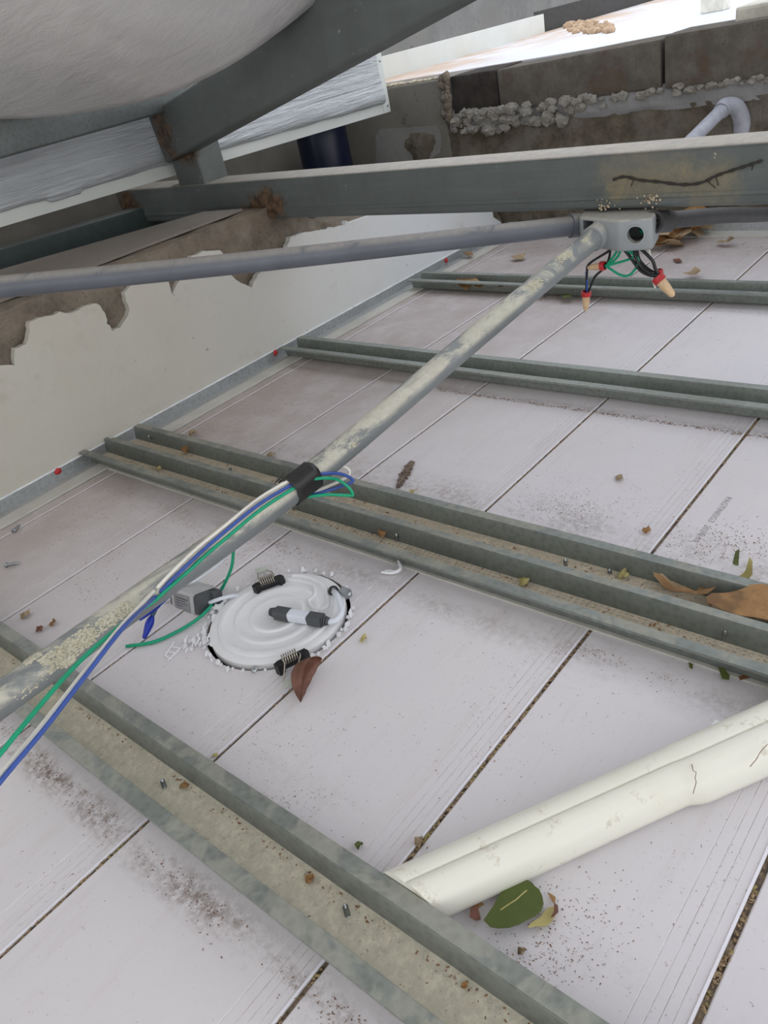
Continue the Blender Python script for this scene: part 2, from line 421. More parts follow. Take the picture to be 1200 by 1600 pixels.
M_LEAFT = leaf_mat('tan_leaf', (.30, .22, .13), (.42, .31, .19), (.20, .14, .08))
M_CRUMB = leaf_mat('brown_crumbs', (.13, .06, .035), (.30, .15, .08), (.30, .24, .16), 300)
M_GRIT = leaf_mat('sand_grit', (.42, .35, .24), (.62, .54, .40), (.22, .17, .11), 300)
M_INK = plain('faded_ink', (.42, .38, .40), .6)

# ================================================================== STRUCTURE
WY = 1.172      # left wall face
WX = 1.742      # back wall face
# ---- ceiling of PVC boards seen from above (0.2 m pitch, joints along x)
seams = [.885+.198*k for k in range(-9, 2)]
seams = [.0825-.2*3, .0825-.4, .0825-.2, .0825, .284, .486, .687, .885, 1.082]
gapw = {3: .0040, 4: .0030, 5: .0023, 6: .0017, 7: .0009, 8: .0007}
def seam_profile():
    pr = [(-.75, 0.)]
    for i, y in enumerate(seams):
        g = gapw.get(i, .004)
        # y increases to the left: dirty groove, white raised lip, then the reeded flange
        pr += [(y-g-.0012, 0.), (y-g, -.0008), (y-g, -.0026), (y, -.0026), (y, .0006), (y+.0018, .0008), (y+.0023, -.0003), (y+.0060, -.0003)]
        for k in range(3):
            a = y+.0085+k*.0065
            pr += [(a, -.0003), (a+.0004, -.0006), (a+.0008, -.0003)]
        pr += [(y+.0300, -.0003), (y+.0303, -.0006), (y+.0308, 0.)]
    pr += [(WY+.0, 0.)]
    return pr
pr = seam_profile(); bm = bmesh.new(); X0, X1 = -.55, 1.690
xs = [X0+(X1-X0)*i/40 for i in range(41)]
top = [[bm.verts.new((x, y, z)) for y, z in pr] for x in xs]
for i in range(40):
    for k in range(len(pr)-1): bm.faces.new((top[i][k], top[i+1][k], top[i+1][k+1], top[i][k+1]))
r0 = [top[0][0], top[-1][0], top[-1][-1], top[0][-1]]
bl = [bm.verts.new((v.co.x, v.co.y, -.0095)) for v in r0]
bm.faces.new(bl[::-1])
bm.faces.new([v for v in top[0]]+[bl[3], bl[0]]); bm.faces.new([v for v in top[-1]][::-1]+[bl[1], bl[2]])
bm.faces.new([top[i][0] for i in range(41)][::-1]+[bl[0], bl[1]]); bm.faces.new([top[i][-1] for i in range(41)]+[bl[2], bl[3]])
bmesh.ops.recalc_face_normals(bm, faces=bm.faces[:])
ceil = struct(obj('ceiling', bm, MC))
LC = Vector((.361, .5735, 0)); LR = .0775
cut = obj('cutter', tube([LC+Vector((0, 0, -.03)), LC+Vector((0, 0, .03))], LR, 72))
for v in cut.data.vertices:          # ragged saw cut
    d = Vector((v.co.x-LC.x, v.co.y-LC.y, 0)); a = math.atan2(d.y, d.x)
    k = 1+.012*noise.noise(Vector((a*4, 0, 3)))+.010*noise.noise(Vector((a*14, 1, 3)))
    v.co.x = LC.x+d.x*k; v.co.y = LC.y+d.y*k
bo = ceil.modifiers.new('hole', 'BOOLEAN'); bo.operation = 'DIFFERENCE'; bo.object = cut; bo.solver = 'EXACT'
dg = bpy.context.evaluated_depsgraph_get()
nm = bpy.data.meshes.new_from_object(ceil.evaluated_get(dg)); ceil.modifiers.clear(); ceil.data = nm
bpy.data.objects.remove(cut)
# faint printed code on one board
fc = bpy.data.curves.new('printed_code', 'FONT'); fc.body = 'PAGTINEIG3  2024HN'; fc.size = .0125; fc.extrude = .00003; fc.space_character = 1.05
p0 = OZ(1135, 776); p1 = OZ(1083, 845)
fo = bpy.data.objects.new('tmp', fc); C.objects.link(fo)
bpy.context.view_layer.update()
dg = bpy.context.evaluated_depsgraph_get()
tm = bpy.data.meshes.new_from_object(fo.evaluated_get(dg)); bpy.data.objects.remove(fo)
xs_ = [v.co.x for v in tm.vertices]; wtx = max(xs_)-min(xs_)
dv = (p1-p0); ang = math.atan2(dv.y, dv.x); sc_ = dv.length/wtx
tm.transform(Matrix.Translation((p0.x, p0.y, .0003)) @ Matrix.Rotation(ang, 4, 'Z') @ Matrix.Diagonal((sc_, sc_*1.0, 1, 1)))
tm.materials.clear(); tm.materials.append(M_INK)
to = bpy.data.objects.new('printed_code', tm); C.objects.link(to); to.parent = ceil; to['label'] = 'faded grey code printed along the board'

# ---- left wall: rough core with a skin of plaster broken off along the top
bm = bmesh.new(); nx, nz = 170, 24
ztop = .263
def wtop(x): 
    t = min(1, max(0, (x-.98)/.22)); t = t*t*(3-2*t); return ztop*(1-t)+.178*t
zz = [-2.4, -.4] + [ -.02+(ztop+.02)*k/nz for k in range(nz+1)]; WT = .135
def core_x(i): return -.6 + 3.2*i/nx if False else (-.6+(WX+.05+.6)*i/nx)
G = []
for i in range(nx+1):
    row = []
    for z in zz:
        x = core_x(i); y = WY
        if z > 0: y = WY + .015*noise.noise(Vector((x*22, z*22, 1)))+.004*noise.noise(Vector((x*70, z*70, 4)))+.002
        zt = (z if z < 0 else z*wtop(x)/ztop) + (.006*noise.noise(Vector((x*16, 0, 7)))+.003*noise.noise(Vector((x*60, 0, 7))) if z > ztop-.02 else 0)
        row.append(bm.verts.new((x, y, zt)))
    for yy in (WY+.02, WY+.06, WY+.14):
        row.append(bm.verts.new((core_x(i), yy, wtop(core_x(i))+.004*noise.noise(Vector((core_x(i)*20, yy*20, 2))))))
    row.append(bm.verts.new((core_x(i), WY+WT, wtop(core_x(i))-.002))); row.append(bm.verts.new((core_x(i), WY+WT, -2.4)))
    G.append(row)
for i in range(nx):
    for k in range(len(G[0])-1): bm.faces.new((G[i][k], G[i+1][k], G[i+1][k+1], G[i][k+1]))
bm.faces.new(G[0]); bm.faces.new(G[-1][::-1])
bmesh.ops.recalc_face_normals(bm, faces=bm.faces[:])
wl = struct(obj('wall_left', bm, M_CORE, smooth=60))
edge = [(-60, 600), (0, 571.6), (22, 571), (24, 545), (42, 538), (48, 521), (44, 508), (55, 500), (73, 493), (93, 489), (114, 488), (128, 481), (145, 473.5),
        (156, 477), (165, 490), (168, 505), (176, 517), (187, 512), (200, 494), (202, 483), (194, 456), (205, 444), (230, 436), (262, 437), (269, 460), (279, 440),
        (300, 400), (318, 393), (345, 391), (354, 402), (357, 428), (368, 436), (392, 450), (403, 430), (420, 396), (449, 389), (454, 371), (475, 364), (497, 361), (522, 356),
        (539, 351), (543, 338)]
YP = WY-.010
top_e = [OY(px, py, YP) for px, py in edge]
# jagged refinement
ref = []
for a, b in zip(top_e[:-1], top_e[1:]):
    n_ = max(1, int((b-a).length/.006))
    for k in range(n_):
        p = a.lerp(b, k/n_); j = .0035
        ref.append(Vector((p.x+j*noise.noise(p*160), YP, p.z+j*noise.noise(p*160+Vector((9, 9, 9))))))
xl = top_e[-1].x
ref += [Vector((xl, YP, .180)), Vector((xl+.1, YP, .174)), Vector((xl+.35, YP, .172)), Vector((WX-.06, YP, .165)), Vector((WX-.05, YP, .05)), Vector((WX-.02, YP, .03)), Vector((WX-.01, YP, -.05))]
pts = [Vector((-.6, YP, .2))]+ref+[Vector((WX-.01, YP, -2.4)), Vector((-.6, YP, -2.4))]
bm = bmesh.new(); vs = [bm.verts.new(p) for p in pts]; f = bm.faces.new(vs)
r = bmesh.ops.extrude_face_region(bm, geom=[f])
for g in r['geom']:
    if isinstance(g, bmesh.types.BMVert): g.co.y += .012
bmesh.ops.triangulate(bm, faces=bm.faces[:]); bmesh.ops.recalc_face_normals(bm, faces=bm.faces[:])
pl = obj('plaster_skin', bm, M_PLAS, wl); pl['label'] = 'off-white plaster skin broken away along its top edge'

# ---- back wall
bm = box_bm((WX, -1.4, -2.4), (WX+.13, 1.29, .255))
wb = struct(obj('wall_back', bm, M_ROUGHW))
# rough face relief + smeared cement band
bm = bmesh.new(); ny, nz = 150, 10; G = []
for i in range(ny+1):
    row = []
    for k in range(nz+1):
        y = -1.2+(1.29+1.2)*i/ny; z = .244+(.292-.244)*k/nz
        e = min(k, nz-k)/nz*2
        x = WX-.004-.010*max(0, noise.noise(Vector((y*9, z*18, 3)))+.5)*min(1, e*2)-.003*noise.noise(Vector((y*60, z*60, 0)))
        zo = .006*noise.noise(Vector((y*12, k > 5, 11))) if k in (0, nz) else 0
        row.append(bm.verts.new((x, y, z+zo)))
    row.append(bm.verts.new((WX+.12, -1.2+(1.29+1.2)*i/ny, .288)))
    G.append(row)
for i in range(ny):
    for k in range(nz+1): bm.faces.new((G[i][k], G[i][k+1], G[i+1][k+1], G[i+1][k]))
bmesh.ops.recalc_face_normals(bm, faces=bm.faces[:])
obj('cement_band', bm, M_CEM, wb, smooth=50)
# lower rough relief
bm = bmesh.new(); G = []; ny, nz = 160, 18
for i in range(ny+1):
    row = []
    for k in range(nz+1):
        y = -1.2+(1.45+1.2)*i/ny; z = .06+(.252-.06)*k/nz
        x = WX-.004-.014*max(-.3, noise.noise(Vector((y*14, z*20, 5))))-.005*noise.noise(Vector((y*60, z*60, 2)))
        row.append(bm.verts.new((x, y, z)))
    G.append(row)
for i in range(ny):
    for k in range(nz): bm.faces.new((G[i][k], G[i][k+1], G[i+1][k+1], G[i+1][k]))
r = bmesh.ops.extrude_face_region(bm, geom=bm.faces[:])
for g in r['geom']:
    if isinstance(g, bmesh.types.BMVert): g.co.x = WX+.02
bmesh.ops.recalc_face_normals(bm, faces=bm.faces[:])
obj('rough_render', bm, M_ROUGHW, wb, smooth=60)
# top course of blocks
def block(y0, y1, z0, z1, x0, mat, seed, tilt=0):
    b = box_bm((x0, y0, z0), (x0+.12, y1, z1), .005)
    bmesh.ops.subdivide_edges(b, edges=b.edges[:], cuts=2, use_grid_fill=True)
    for v in b.verts:
        v.co += Vector((1, .4, .6))*.0025*noise.noise(v.co*30+Vector((seed, 0, 0)))
        v.co.z += tilt*(v.co.y-y0)
    return obj('concrete_block', b, mat, wb, smooth=40)
block(1.140, 1.272, .284, .366, WX-.006, M_BLOCKD, 1)
block(.750, 1.136, .286, .372, WX-.010, M_BLOCK, 2, -.02)
block(.345, .741, .283, .378, WX-.016, M_BLOCK, 3)
block(-.06, .338, .283, .380, WX-.014, M_BLOCK, 4)
block(-.46, -.066, .283, .380, WX-.014, M_BLOCK, 5)
block(-.86, -.466, .283, .380, WX-.014, M_BLOCK, 6)
# lumps of pale mortar squeezed under the blocks
bm = bmesh.new(); random.seed(3)
for i in range(230):
    y = random.uniform(.30, 1.29); thin = y < .70 
    if .70 < y < .90 and random.random() < .55: continue
    zc = .286 - random.random()**1.3*(.012 if thin else (.045 if y > .95 else .022))
    blob((WX-.008-random.uniform(0, .008), y, zc), random.uniform(.004, .013)*(.7 if thin else 1), (.8, 1.3, .9), i, 2, .75, 2.2, bm)
lm = obj('mortar_lumps', bm, M_LUMP, wb); lm['kind'] = 'stuff'
bm = bmesh.new()
for i in range(26):
    z = random.uniform(.27, .37); blob((WX-.006, 1.286+random.uniform(-.008, .012), z), random.uniform(.006, .012), (1, 1, 1.2), i+500, 2, .5, 2, bm)
obj('broken_mortar_joint', bm, M_CORE, wb, smooth=0)
# rendered pier at the left end
pier = obj('rendered_pier', box_bm((WX-.004, 1.298, -.3), (WX+.13, 1.80, .364), .004), M_PIER, wb)
bm = bmesh.new()
out_ = [(588, 260), (587, 212), (593, 202), (640, 199), (684, 196), (690, 215), (688, 238), (672, 250), (640, 262)]
pp = [OX(px, py, WX-.005) for px, py in out_]
ob = obj('render_patch', sheet_from_outline(pp, -.004, None, 0), M_PATCH, wb); ob['label'] = 'paler trowelled patch on the render'
# ragged strip on top of pier
bm = bmesh.new()
for i in range(14): blob((WX+.01, 1.31+i*.016, .366), random.uniform(.005, .010), (1, 1.4, .5), i+40, 2, .5, 2, bm)
obj('crumbled_edge', bm, M_GRIT, wb, smooth=0)
# brown stained capping under the white deck on the right, cream render beyond
obj('cream_capping', box_bm((WX+.02, -.9, .374), (WX+.15, .62, .402), .006), plain('cream_render', (.55, .53, .46), .8, var=.2, sc=18), wb)

# ---- unseen roof added over the camera for shade; daylight enters past its far edge
bm = bmesh.new(); G = []
for i in range(61):
    x = -2.6+3.95*i/60; dz = .022*(1 if (i//3) % 2 else 0)
    G.append((bm.verts.new((x, -.75, 1.28+dz)), bm.verts.new((x, 2.2, 1.12+dz))))
for a, b in zip(G[:-1], G[1:]): bm.faces.new((a[0], b[0], b[1], a[1]))
r = bmesh.ops.extrude_face_region(bm, geom=bm.faces[:])
for g_ in r['geom']:
    if isinstance(g_, bmesh.types.BMVert): g_.co.z += .004
struct(obj('roof', bm, plain('shade_roof_sheet', (.55, .56, .57), .5)))
# ---- dark room below so that no light rises through the joints
struct(obj('floor', ([(-.8, -1.5, -2.4), (2.0, -1.5, -2.4), (2.0, 1.7, -2.4), (-.8, 1.7, -2.4)], [(0, 1, 2, 3)]), M_ROOM))
struct(obj('wall_right', box_bm((-.72, -.86, -2.4), (WX, -.752, -.002)), M_ROOM))
struct(obj('wall_front', box_bm((-.72, -.75, -2.4), (-.56, WY-.02, -.002)), M_ROOM))
# ---- far things beyond the walls
struct(obj('floor_2', box_bm((.2, WY+.14, .04), (1.735, 1.715, .12)), M_DARK))
struct(obj('wall_rear', box_bm((-.5, 1.72, -.3), (1.73, 1.79, .55)), M_REAR))

# perimeter angle tracks and PVC mouldings
tl = tag(obj('perimeter_track', sweep([(0, 0), (0, .0185), (-.0010, .0185), (-.0010, .0012), (-.024, .0012), (-.024, 0)], (X0, WY-.0105, .0), (1.695, WY-.0105, .0), (0, 1, 0), (0, 0, 1)), M_TRACK),
     'galvanised metal angle running along the foot of the plastered left wall', 'metal track')
q_ = obj('white_edge', sweep([(.0004, .0184), (.0004, .0205), (-.0018, .0205), (-.0018, .0184)], (X0, WY-.0105, 0), (1.695, WY-.0105, 0), (0, 1, 0), (0, 0, 1)), plain('near_white', (.86, .90, .95), .3, .1), tl)  # narrow near-white strip set on the track's top edge
q_['label'] = 'near-white strip along the top edge'
tag(obj('perimeter_track', sweep([(0, 0), (0, .030), (.0012, .030), (.0012, .0012), (.02, .0012), (.02, 0)], (1.722, -.75, 0), (1.722, WY-.03, 0), (-1, 0, 0), (0, 0, 1)), M_TRACK),
    'galvanised metal angle across the far end of the ceiling boards', 'metal track')
def trim_mat():
    q = M('pvc_trim', .45, 0, .4); q.out(q.mix(q.ss(q.noise(12, 6, .7), .35, .65), (.50, .49, .44), (.60, .58, .53))); return q.m
M_TRIM = trim_mat()
struct(obj('trim_1', box_bm((X0, 1.108, .0), (1.685, 1.1365, .0035), .0008), M_TRIM))
struct(obj('trim_2', box_bm((1.685, -.75, .0), (1.722, WY-.06, .0035), .0008), M_TRIM))
struct(obj('trim_3', box_bm((.4895, -.75, .0), (.560, 1.106, .0022), .0006), M_TRIM))

# ================================================================== FURRING CHANNELS
H = .022
def hat(x0, x1, brim=.0125, br=None, slope=.0035, t=.0011, h=H):
    """upturned hat section seen from its end: (x, z)"""
    w = x1-x0
    br = brim if br is None else br
    outer = [(x0, h-.003), (x0, h), (x0+brim, h), (x0+brim+slope, t), (x1-br-slope, t), (x1-br, h), (x1, h), (x1, h-.003)]
    inner = [(x1-t, h-.003), (x1-t, h-t), (x1-br-t*.6, h-t), (x1-br-slope-t*.3, 0), (x0+brim+slope+t*.3, 0), (x0+brim+t*.6, h-t), (x0+t, h-t), (x0+t, h-.003)]
    return outer+inner
def channel(x0, x1, y0, y1, mat, label, **k):
    pf = hat(x0, x1, **k); bm = bmesh.new(); ns = 60; R = []
    for i in range(ns+1):
        y = y0+(y1-y0)*i/ns
        R.append([bm.verts.new((x+.0006*noise.noise(Vector((y*5, z*60, x0*9))), y, z+.0025+(.0005*noise.noise(Vector((y*7, x*50, 2))) if z > .01 else 0))) for x, z in pf])
    n = len(pf)
    for i in range(ns):
        for j in range(n): bm.faces.new((R[i][j], R[i+1][j], R[i+1][(j+1) % n], R[i][(j+1) % n]))
    for Q in (R[0], R[-1]):
        for j in range(7): bm.faces.new((Q[j], Q[j+1], Q[n-2-j], Q[n-1-j]))
    bmesh.ops.recalc_face_normals(bm, faces=bm.faces[:])
    return tag(obj('furring_channel', bm, mat, smooth=35), label, 'metal channel')
ch1 = channel(.1235, .1875, -.75, 1.10, M_CH1, 'dust-filled galvanised channel crossing the boards at the bottom, nearest the camera')
ch2b = channel(.5330, .5895, -.75, 1.150, M_CH2, 'galvanised channel with dead leaves in it, the farther of the doubled pair', brim=.005, br=.011)
ch2a = channel(.4790, .5320, -.75, 1.160, M_CH2, 'galvanised channel, the nearer of the doubled pair under the taped conduit', brim=.0105, br=.005, h=.0235)
ch3 = channel(.915, .978, -.75, 1.148, M_CH3, 'galvanised channel third away from the camera, crossing under the bare grey conduit')
ch4 = channel(1.300, 1.363, -.75, 1.135, M_CH3, 'galvanised channel farthest from the camera, below the junction box')
# knurled floor pattern is in the bumps of the dust; ribs as raised lines
for ch, x0, x1 in ((ch2a, .493, .523),):
    bm = bmesh.new(); y = -.7
    while y < 1.1:
        for j in range(6):
            xx = x0+.002+j*(x1-x0)/6
            box_bm((xx, y, .0036), (xx+.0022, y+.0020, .0041), 0, bm)
        y += .0062
    k_ = obj('knurling', bm, M_CH2, ch); k_['kind'] = 'stuff'

# ================================================================== STEEL FRAME
BX = 1.0
b1 = thing('steel_beam', 'long grey box-section steel beam crossing the whole view above the junction box', 'steel beam', (BX, .5, .24))
bm = sweep(rrect(.068, .069, .006, 4), (BX+.034, -1.0, .2745), (BX+.034, 1.66, .2745), (1, 0, 0), (0, 0, 1), nseg=20)
for zz_ in (.2535,):
    pass
obj('tube', bm, M_STEEL, b1, smooth=40)
obj('weld_seam', sweep([(0, -.0035), (-.0012, -.002), (-.0012, .002), (0, .0035)], (BX, -1.0, .2555), (BX, 1.66, .2555), (1, 0, 0), (0, 0, 1)), M_STEEL, b1)
bm = bmesh.new(); random.seed(8)
for px, py, n_, r in ((944, 323, 14, .003), (1018, 312, 34, .0045), (950, 321, 8, .004)):
    c = OX(px, py, BX)
    for i in range(n_):
        blob((BX-.001, c.y+random.gauss(0, r*1.6), c.z+random.gauss(0, r*1.3)), random.uniform(.0008, .002), (1, 1, 1), i, 1, .4, 2, bm)
obj('mortar_splatter', bm, M_GRIT, b1, smooth=0)
# dry root on the face
rp = [(958, 281), (975, 277), (1000, 281), (1030, 285), (1065, 289), (1095, 285), (1120, 275), (1150, 264), (1172, 257), (1190, 252)]
bm = tube(smooth_path([OX(px, py, BX-.003)+Vector((0, 0, .0006*math.sin(i*2.3))) for i, (px, py) in enumerate(rp)], 5), [.0016+.0005*math.sin(i*1.9) for i in range(46)], 7)
for a, b in (((1118, 276), (1122, 290)), ((1105, 283), (1118, 294)), ((1176, 257), (1175, 266)), ((990, 280), (986, 291))):
    tube([OX(*a, BX-.002), OX(*b, BX-.001)], .0005, 5, True, bm)
tag(obj('dry_root', bm, plain('dry_root', (.035, .03, .026), .8), smooth=0), 'thin dark dry root stuck to the face of the steel beam', 'root')

# stub post on the beam
SP = Vector((BX+.034, 1.385, .31))
st = thing('steel_post', 'short rust-stained steel stub standing on the beam and carrying the rafter', 'steel post', SP)
obj('tube', sweep(rrect(.062, .085, .005, 3), SP+Vector((0, 0, -.001)), SP+Vector((0, 0, .078)), (1, 0, 0), (0, 1, 0)), M_STEEL2, st, smooth=40)

# rafter B rising towards the camera on the right
pB0 = AT(262, 214, 1.53); pB1 = AT(500, 65, 1.07); dB = (pB1-pB0).normalized()
b2 = thing('steel_rafter', 'dark grey box-section steel rafter slanting up from the stub to the top edge', 'steel rafter', pB0)
obj('tube', beam(pB0, pB0+dB*1.5, .045, .088, r=.006, nseg=8), M_STEEL2, b2, smooth=40)

# purlin A under the sagging blanket
b3 = tag(obj('steel_purlin', beam(OY(-40, 222, 1.385), OY(380, 112, 1.385), .05, .062, r=.005), galv('galvanised_purlin', (.17, .19, .19), (.2, .2, .2), .2), smooth=40),
         'grey steel purlin running beneath the sagging foil blanket at upper left', 'steel purlin')
# dark green-black tube on the ledge
pD0 = OY(-30, 414, 1.575)+Vector((0, .025, -.012)); pD1 = OY(330, 296, 1.575)+Vector((0, .025, -.024))
tag(obj('steel_tube', beam(pD0, pD1, .05, .058, r=.005), M_GREEN, smooth=40), 'green-black steel tube running behind the board on the left wall top', 'steel tube')
# ledge board
tag(obj('ledge_board', sheet_from_outline([Vector((.40, 1.215, .269)), Vector((.965, 1.205, .269)), Vector((.955, 1.308, .269)), Vector((.605, 1.46, .269)), Vector((.40, 1.55, .269))], .004, None, 0), M_LEDGE), 'taupe board lying flat on the broken wall top behind the grey conduit', 'board')

# ================================================================== FOIL-FACED GUTTER BEHIND
YF = 1.455
g = thing('roof_gutter', 'white metal gutter side faced with wrinkled foil, behind the rafter', 'gutter', (1.0, YF, .31))
XA, XB = .35, 1.712
def zbot(x): return .3335+(x-.633)*(.312-.3335)/(1.715-.633)
nxs = 140; bm = bmesh.new(); G = []
prof = [(.000, .022), (-.004, .024), (-.0075, .030), (-.0085, .038), (-.005, .050), (-.002, .070), (0, .090), (0, .150), (0, .22)]
for i in range(nxs+1):
    x = XA+(XB-.022-XA)*i/nxs; row = []
    for dy, dz in prof:
        w = .0022*noise.noise(Vector((x*9, dz*40, 1)))+.001*noise.noise(Vector((x*30, dz*90, 3)))
        zz2 = zbot(x)+dz+(.003*noise.noise(Vector((x*14, 0, 5))) if dz < .03 else 0)
        if dz < .035 and .74 < x < .80: zz2 -= .006
        row.append(bm.verts.new((x, YF-.008+dy+w, zz2)))
    G.append(row)
for i in range(nxs):
    for k in range(len(prof)-1): bm.faces.new((G[i][k], G[i+1][k], G[i+1][k+1], G[i][k+1]))
r = bmesh.ops.extrude_face_region(bm, geom=bm.faces[:])
for v in r['geom']:
    if isinstance(v, bmesh.types.BMVert): v.co.y = YF+.004
bmesh.ops.recalc_face_normals(bm, faces=bm.faces[:])
o_ = obj('foil_facing', bm, M_FOIL, g, smooth=50); o_['label'] = 'wrinkled silver-white foil facing'
bm = bmesh.new()
A0 = Vector((XA, YF, zbot(XA))); A1 = Vector((XB, YF, zbot(XB)))
sweep([(-.004, 0), (-.004, .030), (.012, .030), (.012, 0)], A0, A1, (0, 1, 0), (0, 0, 1), bm=bm)
obj('bottom_rail', bm, M_WMET, g)
obj('end_rail', box_bm((XB-.026, YF-.006, zbot(XB)), (XB, YF+.012, .450), .001), M_WMET, g)
for zz_ in (.328, .428):
    obj('rivet', lathe([(0, .002), (.0028, .0014), (.0032, 0)], (XB-.010, YF-.006, zz_), (0, -1, 0), 12), M_ZINC, g, smooth=0)
# gutter channel continues beyond the wall: fascia
obj('fascia', box_bm((WX+.05, 1.70, .366), (2.93, 1.712, .424)), M_WMET)
fa = bpy.data.objects['fascia']; tag(fa, 'white metal fascia with a bright top edge beyond the block wall', 'fascia')
tag(obj('dark_fascia', box_bm((2.93, 1.72, .30), (5.0, 1.74, .435)), M_DARK), 'black fascia strip continuing the white one at the far roof edge', 'fascia')
struct(obj('wall_far', box_bm((2.0, 2.30, .2), (6.0, 2.42, .535)), M_GREYW))
struct(obj('floor_roof', box_bm((WX+.13, -2.4, .30), (6.0, 1.715, .366)), M_DECK))
bpy.data.objects['floor_roof'].name = 'floor_1'
tag(obj('white_trim', tube([AT(622, 56, 2.3), AT(770, -20, 2.0)], .008, 10), M_WMET, smooth=40), 'thin white trim line rising beside the rafter at the top edge', 'trim')
# crumbs of plaster on the deck edge
bm = bmesh.new()
for i in range(60):
    px = random.gauss(0, 1); p = OZ(random.choice((905, 915, 935, 990, 885))+random.gauss(0, 12), 0, .37)
    p = OZ(random.uniform(880, 955), random.uniform(34, 50), .37)
    blob(p, random.uniform(.006, .02), (1, 1, .7), i, 1, .5, 2, bm)
tag(obj('plaster_rubble', bm, plain('ochre_rubble', (.42, .30, .20), .9, var=.3), smooth=0), 'orange-brown plaster rubble along the far black fascia', 'rubble', kind='stuff')
# white pole end at top right on the deck
pw = OZ(1112, 17, .37)
tag(obj('white_post', box_bm((pw.x, pw.y-.03, .366), (pw.x+.05, pw.y+.03, .62), .004), plain('white_paint', (.70, .68, .60), .6)), 'stubby white post standing at the top edge beyond the blocks', 'post')
# navy barrel behind
pb = AT(535, 232, 1.93)
bm = lathe([(0, 0), (.062, 0), (.066, .01), (.066, .20), (.06, .215), (0, .215)], (1.60, 1.60, .1205), (0, 0, 1), 40)
tag(obj('navy_drum', bm, M_BARREL, smooth=35), 'dark navy plastic cylinder under the end of the foil-faced gutter', 'drum')

# ---- sagging blanket overhead at top left, carried on over the roof
sil = [(-150, 188), (-60, 185), (0, 182), (80, 178), (170, 165), (250, 146), (310, 122), (370, 90), (430, 48), (480, 8), (530, -40), (600, -120), (700, -240)]
sp = smooth_path([Vector((a, b, 0)) for a, b in sil], 5)
bm = bmesh.new(); rows = []
for i, s in enumerate(sp):
    d0 = 1.30-.00045*(s.x+150)
    E = AT(s.x, s.y, d0); row = []
    U = E+Vector((-.52, -.42, .40)) + Vector((.1, 0, 0))*(i/len(sp))
    # from the purlin back up (hidden side), belly, then up over the camera
    row.append(E+Vector((.10, .14, .075)))
    row.append(E+Vector((.035, .05, .012)))
    nb = 40
    for j in range(nb+1):
        t = j/nb; p = E.lerp(U, t); sag = .085*math.sin(math.pi*min(1, t*1.15))*(1-t*.3)
        wr = .004*noise.noise(Vector((p.x*5+p.y*20, p.y*4, 1)))+.0016*noise.noise(Vector((p.x*14-p.y*40, p.y*9, 2)))
        p = p+Vector((.0, .0, -sag*.55))+Vector((0, 0, wr*min(1, t*6)))
        row.append(p)
    rows.append([bm.verts.new(p) for p in row])
for i in range(len(rows)-1):
    for k in range(len(rows[0])-1): bm.faces.new((rows[i][k], rows[i][k+1], rows[i+1][k+1], rows[i+1][k]))
bmesh.ops.recalc_face_normals(bm, faces=bm.faces[:])
o_ = obj('foil_blanket', bm, M_SAG, smooth=0)
sm_ = o_.modifiers.new('thick', 'SOLIDIFY'); sm_.thickness = .004; sm_.offset = 1
tag(o_, 'sagging foil insulation blanket bulging down at the top left corner', 'insulation')

# ================================================================== CONDUITS AND JUNCTION BOX
RC = .0134
fp = [OX(907, 356, .985), OX(975, 365, .962), OX(1027, 362, .972)]
zb0, zb1 = .1965, .2365
foot = [(.984, .541), (.961, .474), (.970, .432), (1.022, .446), (1.030, .556)]
bx = thing('junction_box', 'grey plastic conduit box hanging under the steel beam, round knock-out open', 'junction box', (.99, .48, zb0))
bm = bmesh.new(); v0 = [bm.verts.new((x, y, zb0)) for x, y in foot]; v1 = [bm.verts.new((x, y, zb1)) for x, y in foot]
bm.faces.new(v0[::-1]); bm.faces.new(v1)
for k in range(5): bm.faces.new((v0[k], v0[(k+1) % 5], v1[(k+1) % 5], v1[k]))
bmesh.ops.recalc_face_normals(bm, faces=bm.faces[:])
bmesh.ops.bevel(bm, geom=bm.edges[:], offset=.0045, segments=3, affect='EDGES', profile=.5)
body = obj('body', bm, M_BOX, bx, smooth=40)
# knock-out hole
n2 = Vector((foot[2][1]-foot[1][1], -(foot[2][0]-foot[1][0]), 0)); n2.normalize()
if n2.x > 0: n2 = -n2
kc = Vector((foot[1][0]*.5+foot[2][0]*.5, foot[1][1]*.5+foot[2][1]*.5, .2175))
cutk = obj('cutter', tube([kc-n2*.03, kc+n2*.02], .0105, 40))
cuti = obj('cutter', box_bm((.975, .452, .200), (1.018, .533, .2325)))
for c__ in (cuti, cutk):
    bo = body.modifiers.new('h', 'BOOLEAN'); bo.operation = 'DIFFERENCE'; bo.object = c__; bo.solver = 'EXACT'
bpy.context.view_layer.update()
dg = bpy.context.evaluated_depsgraph_get()
nm = bpy.data.meshes.new_from_object(body.evaluated_get(dg)); body.modifiers.clear(); body.data = nm
for c__ in (cutk, cuti): bpy.data.objects.remove(c__)
for p in nm.polygons: p.use_smooth = True
nm.set_sharp_from_angle(angle=math.radians(40))
obj('knockout_ring', hollow(kc+n2*.0012, kc-n2*.004, .0128, .0105), M_BOX, bx, smooth=40)
